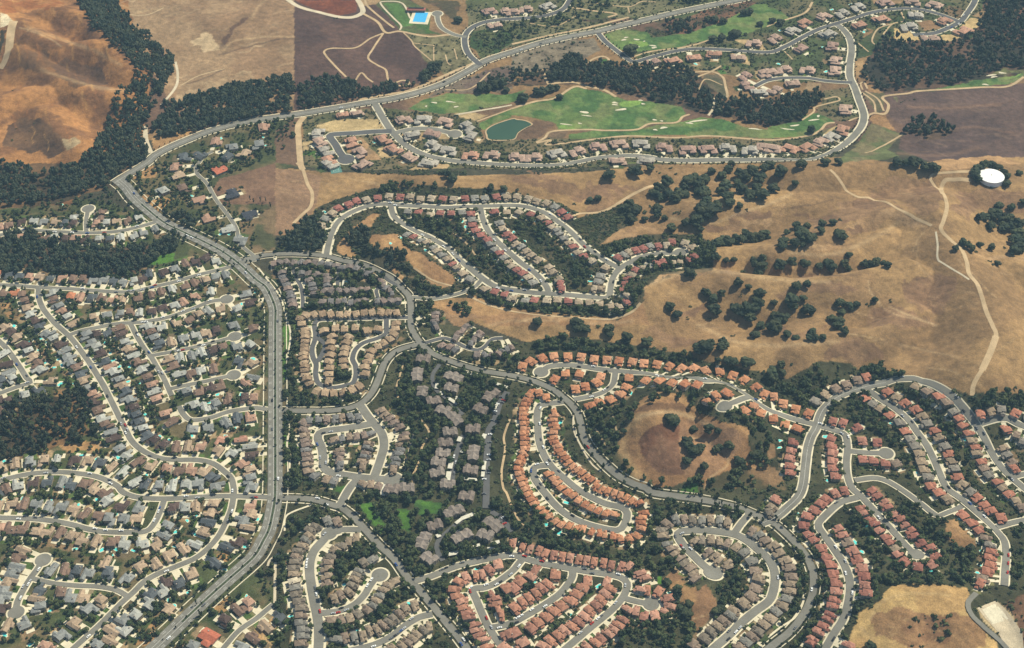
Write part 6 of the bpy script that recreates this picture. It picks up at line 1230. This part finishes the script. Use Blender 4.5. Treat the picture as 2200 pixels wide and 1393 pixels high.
for q, h in pools:
    if placed and min(np.hypot(*(np.array(placed)-q).T)) < 9: continue
    if h is not None and look(np.logical_or(ROADM, HOUSEM), q[None])[0]: continue
    h, dd = nearest_house(q); lab = 'turquoise pool %s %s' % (WHERE(q, h), h['ref'].replace('-roofed', '').replace(' condominium block', ' block'))
    if len(lab.split()) > 16: lab = lab.replace(' the ', ' ')
    if lab in seen or len(lab.split()) > 16: lab = lab.replace('turquoise', 'small turquoise')
    if lab in seen or len(lab.split()) > 16: continue
    seen[lab] = 1; placed.append(q); pool(q, rng.uniform(0, 3.14), lab, rng.uniform(.65, .95))
print('pools', len(placed))
# ------------------------------------------------------------------ cars
def car_mesh():
    m = MB(); out = {}
    b = MB(); b.box(0, 0, 4.4, 1.8, .35, .95, 0, True); b.box(-.2, 0, 4.2, 1.7, .95, 1.0); out['body'] = b
    c = MB(); c.add([(-1.5, -.8, .98), (1.0, -.8, .98), (1.0, .8, .98), (-1.5, .8, .98), (-1.1, -.68, 1.5), (.35, -.68, 1.5), (.35, .68, 1.5), (-1.1, .68, 1.5)], [(0, 1, 5, 4), (1, 2, 6, 5), (2, 3, 7, 6), (3, 0, 4, 7)], 1)
    c.add([(-1.12, -.7, 1.5), (.37, -.7, 1.5), (.37, .7, 1.5), (-1.12, .7, 1.5), (-1.05, -.62, 1.56), (.3, -.62, 1.56), (.3, .62, 1.56), (-1.05, .62, 1.56)], [(4, 5, 6, 7), (0, 1, 5, 4), (1, 2, 6, 5), (2, 3, 7, 6), (3, 0, 4, 7)], 0)
    w = MB()
    for x in (-1.35, 1.35):
        for y in (-.82, .82):
            V = [(x+.33*math.cos(a), y+s*.1, .33+.33*math.sin(a)) for s in (-1, 1) for a in np.linspace(0, 2*math.pi, 10, endpoint=False)]
            w.add(V, [(i, (i+1) % 10, 10+(i+1) % 10, 10+i) for i in range(10)]+[tuple(range(10, 20)), tuple(range(9, -1, -1))], 2)
    allm = MB()
    for q in (b, c, w):
        allm.t += [tuple(i+allm.n for i in t) for t in q.t]; allm.m += q.m; allm.v += q.v; allm.n += q.n
    return allm.mesh('car', [M['carpaint'], M['glass'], M['tyre']])
CAR = car_mesh(); CC = [('white', (.8, .8, .78), 5), ('silver', (.45, .46, .47), 3), ('black', (.03, .03, .035), 2), ('grey', (.16, .165, .17), 2), ('red', (.42, .04, .03), .8), ('blue', (.05, .1, .28), .7)]
ncar = 0
for key, n, mode in (('ave', 10, 'driving'), ('top', 4, 'driving'), ('c1', 4, 'driving'), ('c3', 5, 'parked'), ('m1', 15, 'parked'), ('m2', 9, 'parked'), ('m3', 6, 'parked'), ('b1', 10, 'parked'), ('s1', 7, 'parked'), ('s2', 6, 'parked'), ('s3', 7, 'parked'), ('o4', 16, 'parked'), ('o1', 12, 'parked'), ('o2', 3, 'parked'), ('r2', 9, 'parked'), ('r1b', 8, 'parked'), ('r4', 8, 'parked'), ('h1', 10, 'parked'), ('h2', 10, 'parked'), ('h3', 6, 'parked'), ('n3', 16, 'parked'), ('n7', 9, 'parked'), ('n8', 8, 'parked'), ('n2', 9, 'parked'), ('n4', 6, 'parked'), ('n5', 5, 'parked'), ('n5b', 6, 'parked'), ('n9', 5, 'parked'), ('n1', 7, 'parked'), ('n6', 4, 'parked'), ('loop2', 7, 'parked'), ('k3', 16, 'parked'), ('k4', 8, 'parked'), ('e3', 6, 'parked'), ('k2', 3, 'parked')):
    rd = ROADS[key]; C = rd['C']; N = normals(C); lot = key in ('k3', 'k4')
    cand = [i for i in range(3, len(C)-3) if 8 < project(C[i][0], C[i][1], 0)[0] < 2192 and 6 < project(C[i][0], C[i][1], 0)[1] < 1388]
    if not cand: continue
    ii = np.sort(rng.choice(cand, min(n, len(cand)), replace=False)); w_ = np.array([c[2] for c in CC]); cnt = {}
    en = endname(rd['pts'][0], rd['pts'][-1])
    for i in ii:
        cn, col, _ = CC[rng.choice(len(CC), p=w_/w_.sum())]; sg = rng.choice([-1, 1]); off = sg*(rd['w']/2-1.5) if mode == 'parked' else sg*rd['w']*.2
        q = C[i]+N[i]*off; a = math.atan2(-N[i][0], N[i][1])+(math.pi if sg > 0 else 0)+(math.pi/2 if lot else 0); cnt[cn] = cnt.get(cn, 0)+1
        c = link('car', CAR, None, (q[0], q[1], float(ground(*q))+.62+.006*ORDER.index(key)), a); c.color = (*col, 1); c.scale = (1.12, 1.12, 1.1); ncar += 1
        tag(c, '%s car %s on %s, %s %s one from %s end' % (cn, mode, rd['name'], ORD(cnt[cn]), cn, en), 'car', 'cars on '+rd['name'])
print('cars', ncar)
# ------------------------------------------------------------------ carports, tank, clubhouse, pond, bunkers
def carport(s, rz, w, d, n):
    q = at(*pts(s).T, up=2.5)[0]; e = bpy.data.objects.new('carport', None); COL.objects.link(e); e.location = (*q, float(ground(*q))); e.rotation_euler = (0, 0, rz)
    tag(e, 'pale flat-roofed carport, %s going down from the collector road' % ORD(n), 'carport', 'carports of the condominiums')
    r = MB(); r.box(0, 0, w, d, 2.5, 2.75, 0, True); r.box(0, -d/2+.06, w-.2, .1, 2.3, 2.498); link('roof', r.mesh('carport_roof', [M['white']]), e)
    for x in np.linspace(-w/2+.4, w/2-.4, max(2, int(w/5)+1)):
        for y in (-d/2+.5, d/2-.5): p = MB(); p.box(x, y, .15, .15, -.8, 2.5); link('post', p.mesh('carport_post', [M['chimney']]), e)
CPN = 0
for s, a, w_, d_ in sorted((('b3:1550 510', 1.45, 12, 5), ('b3:1830 410', -.35, 8, 4), ('b3:1585 578', -.7, 6, 4.5), ('b3:1680 642', -.75, 17, 4.5), ('b3:2100 510', -.45, 16, 4), ('b3:1890 850', -.5, 6, 4.5), ('b3:2050 690', 1.3, 10, 3.5), ('b3:1950 945', 1.3, 8, 5), ('b3:1740 970', 1.3, 8, 5), ('b3:1880 975', -.08, 17, 4), ('b3:1770 1060', 1.2, 10, 4), ('b3:1665 1185', 1.45, 14, 5.5), ('b3:1645 1285', 1.5, 14, 5.5), ('b3:1950 1195', 1.5, 14, 4.5), ('b3:1940 1270', 1.5, 8, 4), ('b3:1825 1312', -.1, 18, 4), ('b4:1095 40', 1.35, 17, 6), ('b4:1815 262', .5, 17, 5), ('b4:1735 305', .8, 10, 4), ('b4:1560 430', .5, 5, 5), ('b4:1635 450', .9, 6, 4.5), ('b4:1690 582', .25, 16, 5), ('b4:1880 515', .2, 9, 4), ('b4:2050 490', .3, 9, 5), ('b4:1890 550', .2, 10, 3), ('b4:2010 540', .1, 8, 4)), key=lambda t: pts(t[0])[0, 1]):
    CPN += 1; carport(s, a, w_, d_, CPN)
# water tank
q = at(*pts('d2:1910 118').T, up=5)[0]; gz = float(ground(*q)); e = link('water_tank', None, None, (*q, gz)); tag(e, 'round white water tank ringed by oaks on the dry hill', 'water tank')
m = MB(); m.cyl(0, 0, 17.5, 17.5, -3, 6, 48, cap=False); link('shell', m.mesh('tank_shell', [M['tank']], True), e)
m = MB(); m.cyl(0, 0, 17.9, 17.9, 6.0, 6.3, 48, cap=False); m.cyl(0, 0, 17.9, .6, 6.3, 7.6, 48); link('roof', m.mesh('tank_roof', [M['tank']]), e)
m = MB(); m.cyl(0, 0, .7, .7, 7.55, 8.3, 10); link('hatch', m.mesh('tank_hatch', [M['chimney']]), e)
# swim club
q = at(*pts('b1:1405 155').T)[0]; e = link('swimming_pool', None, None, (*q, float(ground(*q))+.3), -.12); tag(e, 'large rectangular bright blue lap pool beside the long club lawn', 'swimming pool')
m = MB(); m.box(0, 0, 32, 42, -1.2, .1); link('deck', m.mesh('club_deck', [M['concrete']]), e); m = MB(); m.box(0, 2, 21, 33, .1, .22); link('water', m.mesh('club_water', [M['bluewater']]), e)
q = at(*pts('b1:1370 75').T, up=5)[0]; e = link('clubhouse', None, None, (*q, float(ground(*q))), -.04); tag(e, 'long low clubhouse with red tiled eaves at the head of the lap pool', 'clubhouse')
m = MB(); m.box(0, 0, 30, 8.5, -1, 4); wl = link('wall', m.mesh('club_wall', [M['stucco'], M['glass']]), e); wl.color = (*STUCCO[3], 1)
m = MB(); roof_block(m, 0, 0, 30, 8.5, 4, 1.8, 'h', 1); rf = link('roof', m.mesh('club_roof', [M['roof']]), e); rf.color = (*S(170, 100, 88), 1)
m = MB(); m.box(0, 0, 26, 2.6, 5.9, 6.5); link('skylight', m.mesh('club_skylight', [M['glass']]), e)
# pond
P = smooth_poly('b1:1975 1120 2040 1075 2189 1025; c1:40 1030 110 1040 165 1070 110 1100 50 1140 20 1190 -60 1200 ; b1:2000 1195 1980 1160', 4); C = at(P[:, 0], P[:, 1]); c0 = C.mean(0); z = ground(C[:, 0], C[:, 1]).max()
def fan(C, z, grow=1.0):
    c0 = C.mean(0); R = c0+(C-c0)*grow; n = len(C); V = np.r_[[[*c0, z]], np.c_[R, np.full(n, z)]]; T = np.array([(0, 1+i, 1+(i+1) % n) for i in range(n)])
    v = V[T[0]]; return V, (T if np.cross(v[1]-v[0], v[2]-v[0])[2] > 0 else T[:, ::-1])
V, T = fan(C, z+.55, 1.08); tag(link('shore', mesh_tri('shore', V, T, [M['dirt']])), kind='structure')
V, T = fan(C, z+.65); tag(link('water', mesh_tri('water', V, T, [M['pond']])), kind='structure')
# bunkers: pale sand
for s in '''b1:1525 880 34 8;b1:1660 872 55 7;b1:1455 910 12 9;b1:1710 915 28 8;c1:975 322 24 7;c1:955 343 28 9;c1:1065 340 34 8;c1:1130 355 12 5;c1:1000 402 40 7;c1:1070 405 26 9;c1:1205 393 40 8;c1:1215 410 30 8;c1:880 880 32 9;c1:880 897 34 7;c1:620 962 50 13;c1:640 992 58 6;c1:935 938 62 12;c1:1100 860 26 7;c1:1120 890 22 8;c1:1220 1027 26 8;c1:1280 1036 18 7;c1:1225 1112 26 8;c1:1295 1094 40 12;c1:1590 1035 100 9;c1:1520 1055 42 8;c1:2080 1105 70 7;c1:460 1065 70 6;c1:580 1057 22 7;d1:230 1075 52 9;d1:160 1105 78 6;d1:390 1028 62 8;d1:430 995 16 14;d1:1910 645 56 9;d1:2000 625 44 9;d1:1930 660 36 8;d1:1860 725 38 8'''.split(';'):
    code, v = s.split(':'); x, y, rx, ry = [float(t)*f_ for t, f_ in zip(v.split(), (1, 1, .78, .68))]; a = np.linspace(0, 2*math.pi, 18, endpoint=False); r = 1+.25*np.sin(3*a+x)*rng.uniform(.3, 1)
    p = np.c_[x+rx*r*np.cos(a), y+ry*r*np.sin(a)-(.12*rx*np.cos(a)*(1 if x % 20 > 9 else -1))]/3.98+np.array([CROP[code[0]], ROWS[code[1]]]); C = at(p[:, 0], p[:, 1])
    n = len(C); V = np.r_[[[*C.mean(0), 0]], np.c_[C, np.zeros(n)]]; V[:, 2] = ground(V[:, 0], V[:, 1])+.22; T = np.array([(0, 1+i, 1+(i+1) % n) for i in range(n)]); v = V[T[0]]
    if np.cross(v[1]-v[0], v[2]-v[0])[2] < 0: T = T[:, ::-1]
    tag(link('sand', mesh_tri('sand', V, T, [M['sand']])), kind='structure')
# the estate pool terrace among the grey townhouses
q = at(*pts('b2:785 1030').T)[0]; e = link('swimming_pool', None, None, (*q, float(ground(*q))+.25), -.05); tag(e, 'wide pale pool terrace in the middle of the grey townhouses', 'swimming pool')
m = MB(); m.box(0, 0, 15, 12, -1, .2); link('deck', m.mesh('terrace_deck', [M['white']]), e); m = MB(); m.box(0, 1.5, 8, 4.5, .2, .28); link('water', m.mesh('terrace_water', [M['poolwater']]), e)
q = at(*pts('b3:1745 640').T)[0]; e = link('swimming_pool', None, None, (*q, float(ground(*q))+.25), -.1); tag(e, 'turquoise condominium pool in a pale terrace beside the slanted carport', 'swimming pool')
m = MB(); m.box(0, 0, 12, 14, -1, .2); link('deck', m.mesh('condo_deck', [M['white']]), e); m = MB(); m.cyl(0, 0, 4.2, 4.2, .2, .28, 20); link('water', m.mesh('condo_water', [M['poolwater']]), e)
# tennis court by the estate drive
q = at(*pts('b2:680 50').T)[0]; e = link('tennis_court', None, None, (*q, float(ground(*q))+.2), .25); tag(e, 'blue-green tennis court at the foot of the estate gardens', 'tennis court')
m = MB(); m.box(0, 0, 16, 24, -.8, .1); link('slab', m.mesh('court_slab', [mottled('court_green', (.10, .22, .19), .3, .1)]), e)
m = MB(); [m.box(x, 0, .2, 18, .1, .13) for x in (-4, 4)]; [m.box(0, y, 7.8, .2, .1, .13) for y in (-9, -4.6, 4.6, 9)]; link('court_line', m.mesh('court_line', [M['paint']]), e)

M['pad'] = mottled('pad_earth', (.50, .41, .28), .06, .22, .8, .18)
# graded pad in the near corner
for s, lift, m in (('d4:1790 1050 1950 985 2070 1110 2175 1260 2190 1420 2060 1420 1960 1250 1850 1130', .25, 'pad'), ('d4:1830 1065 1950 1010 2055 1145 1920 1190', .3, 'sand')):
    C = at(*pts(s).T); n = len(C); rr = []
    for i in range(n): rr += [C[i]+(C[(i+1) % n]-C[i])*t for t in np.linspace(0, 1, 8, endpoint=False)]
    rr = np.array(rr); c0 = C.mean(0); n = len(rr); rings = [c0+(rr-c0)*k for k in (.34, .67, 1)]
    V = np.vstack([[c0]]+rings); V = np.c_[V, ground(V[:, 0], V[:, 1])+lift]; T = [(0, 1+i, 1+(i+1) % n) for i in range(n)]
    for k in (0, 1):
        for i in range(n): a_, b_ = 1+k*n+i, 1+k*n+(i+1) % n; T += [(a_, a_+n, b_+n), (a_, b_+n, b_)]
    T = np.array(T); v = V[T[0]]
    if np.cross(v[1]-v[0], v[2]-v[0])[2] < 0: T = T[:, ::-1]
    tag(link('graded_ground', mesh_tri('graded_ground', V, T, [M[m]])), kind='structure')
# ------------------------------------------------------------------ the ground itself
nyy, nxx = XX.shape
V = np.c_[XX.ravel(), YY.ravel(), HH.ravel()]
i = (np.arange(nyy-1)[:, None]*nxx+np.arange(nxx-1)[None]).ravel()
# where a road, yard or house stands in the open the soil is bare and trodden
A = np.c_[LC.reshape(-1, 3), np.ones(len(V))]
me = mesh_tri('terrain', V, np.vstack([np.c_[i, i+1, i+nxx+1], np.c_[i, i+nxx+1, i+nxx]]), [M['ground']], attr=A, smooth=True)
tag(link('terrain', me), kind='structure')
# the country beyond, out to the horizon
X0, X1, Y0, Y1, F = GX[0]+4, GX[-1]-4, GY[0]+4, GY[-1]-4, 15000
V = [(X0, Y0, -3), (X1, Y0, -3), (X1, Y1, -3), (X0, Y1, -3), (-F, -F, -3), (F, -F, -3), (F, F, -3), (-F, F, -3)]
T = []
for a, b, c, d in ((0, 4, 5, 1), (1, 5, 6, 2), (2, 6, 7, 3), (3, 7, 4, 0)): T += [(a, b, c), (a, c, d)]
tag(link('ground', mesh_tri('ground', V, T, [M['ground']], attr=np.tile([*TAN2, 1], (8, 1)))), kind='structure')
# ------------------------------------------------------------------ the air
m = MB(); m.box(0, 0, 36000, 36000, -4.2, CH+60, 0, True); hz = bpy.data.materials.new('haze_air'); hz.use_nodes = True; nt = hz.node_tree
nt.nodes.remove(nt.nodes['Principled BSDF']); pv = nt.nodes.new('ShaderNodeVolumePrincipled'); pv.inputs['Density'].default_value = 0.000058; pv.inputs['Color'].default_value = (.45, .72, .95, 1)
nt.links.new(pv.outputs[0], nt.nodes['Material Output'].inputs['Volume']); tag(link('haze', m.mesh('haze', [hz])), kind='stuff')
# ------------------------------------------------------------------ daylight and camera
SUN_EL, SUN_AZ = 54*D2R, 56*D2R      # azimuth from +Y towards +X
w = bpy.data.worlds.new('World'); SC.world = w; w.use_nodes = True
nt = w.node_tree; sky = nt.nodes.new('ShaderNodeTexSky'); sky.sky_type = 'NISHITA'; sky.sun_disc = False
sky.sun_elevation = SUN_EL; sky.sun_rotation = SUN_AZ
bg = nt.nodes['Background']; bg.inputs['Strength'].default_value = .085; nt.links.new(sky.outputs[0], bg.inputs[0])
sd = bpy.data.lights.new('sun', 'SUN'); sd.energy = 4.9; sd.angle = .5*D2R; sd.color = (1, .95, .76)
so = bpy.data.objects.new('sun', sd); COL.objects.link(so)
dvec = Vector((math.sin(SUN_AZ)*math.cos(SUN_EL), math.cos(SUN_AZ)*math.cos(SUN_EL), math.sin(SUN_EL)))
so.rotation_euler = dvec.to_track_quat('Z', 'Y').to_euler(); so.location = (0, 1500, 800)
cam = bpy.data.cameras.new('camera'); co = bpy.data.objects.new('camera', cam); COL.objects.link(co)
co.location = (0, 0, CH); co.rotation_euler = (math.pi/2-PITCH, 0, 0)
cam.sensor_width = 36; cam.lens = FOC/2200*36; cam.clip_start = 10; cam.clip_end = 90000
SC.camera = co
SC.view_settings.view_transform = 'Standard'; SC.view_settings.look = 'None'; SC.view_settings.exposure = 0.2; SC.view_settings.gamma = 1
SC.render.engine = 'CYCLES'
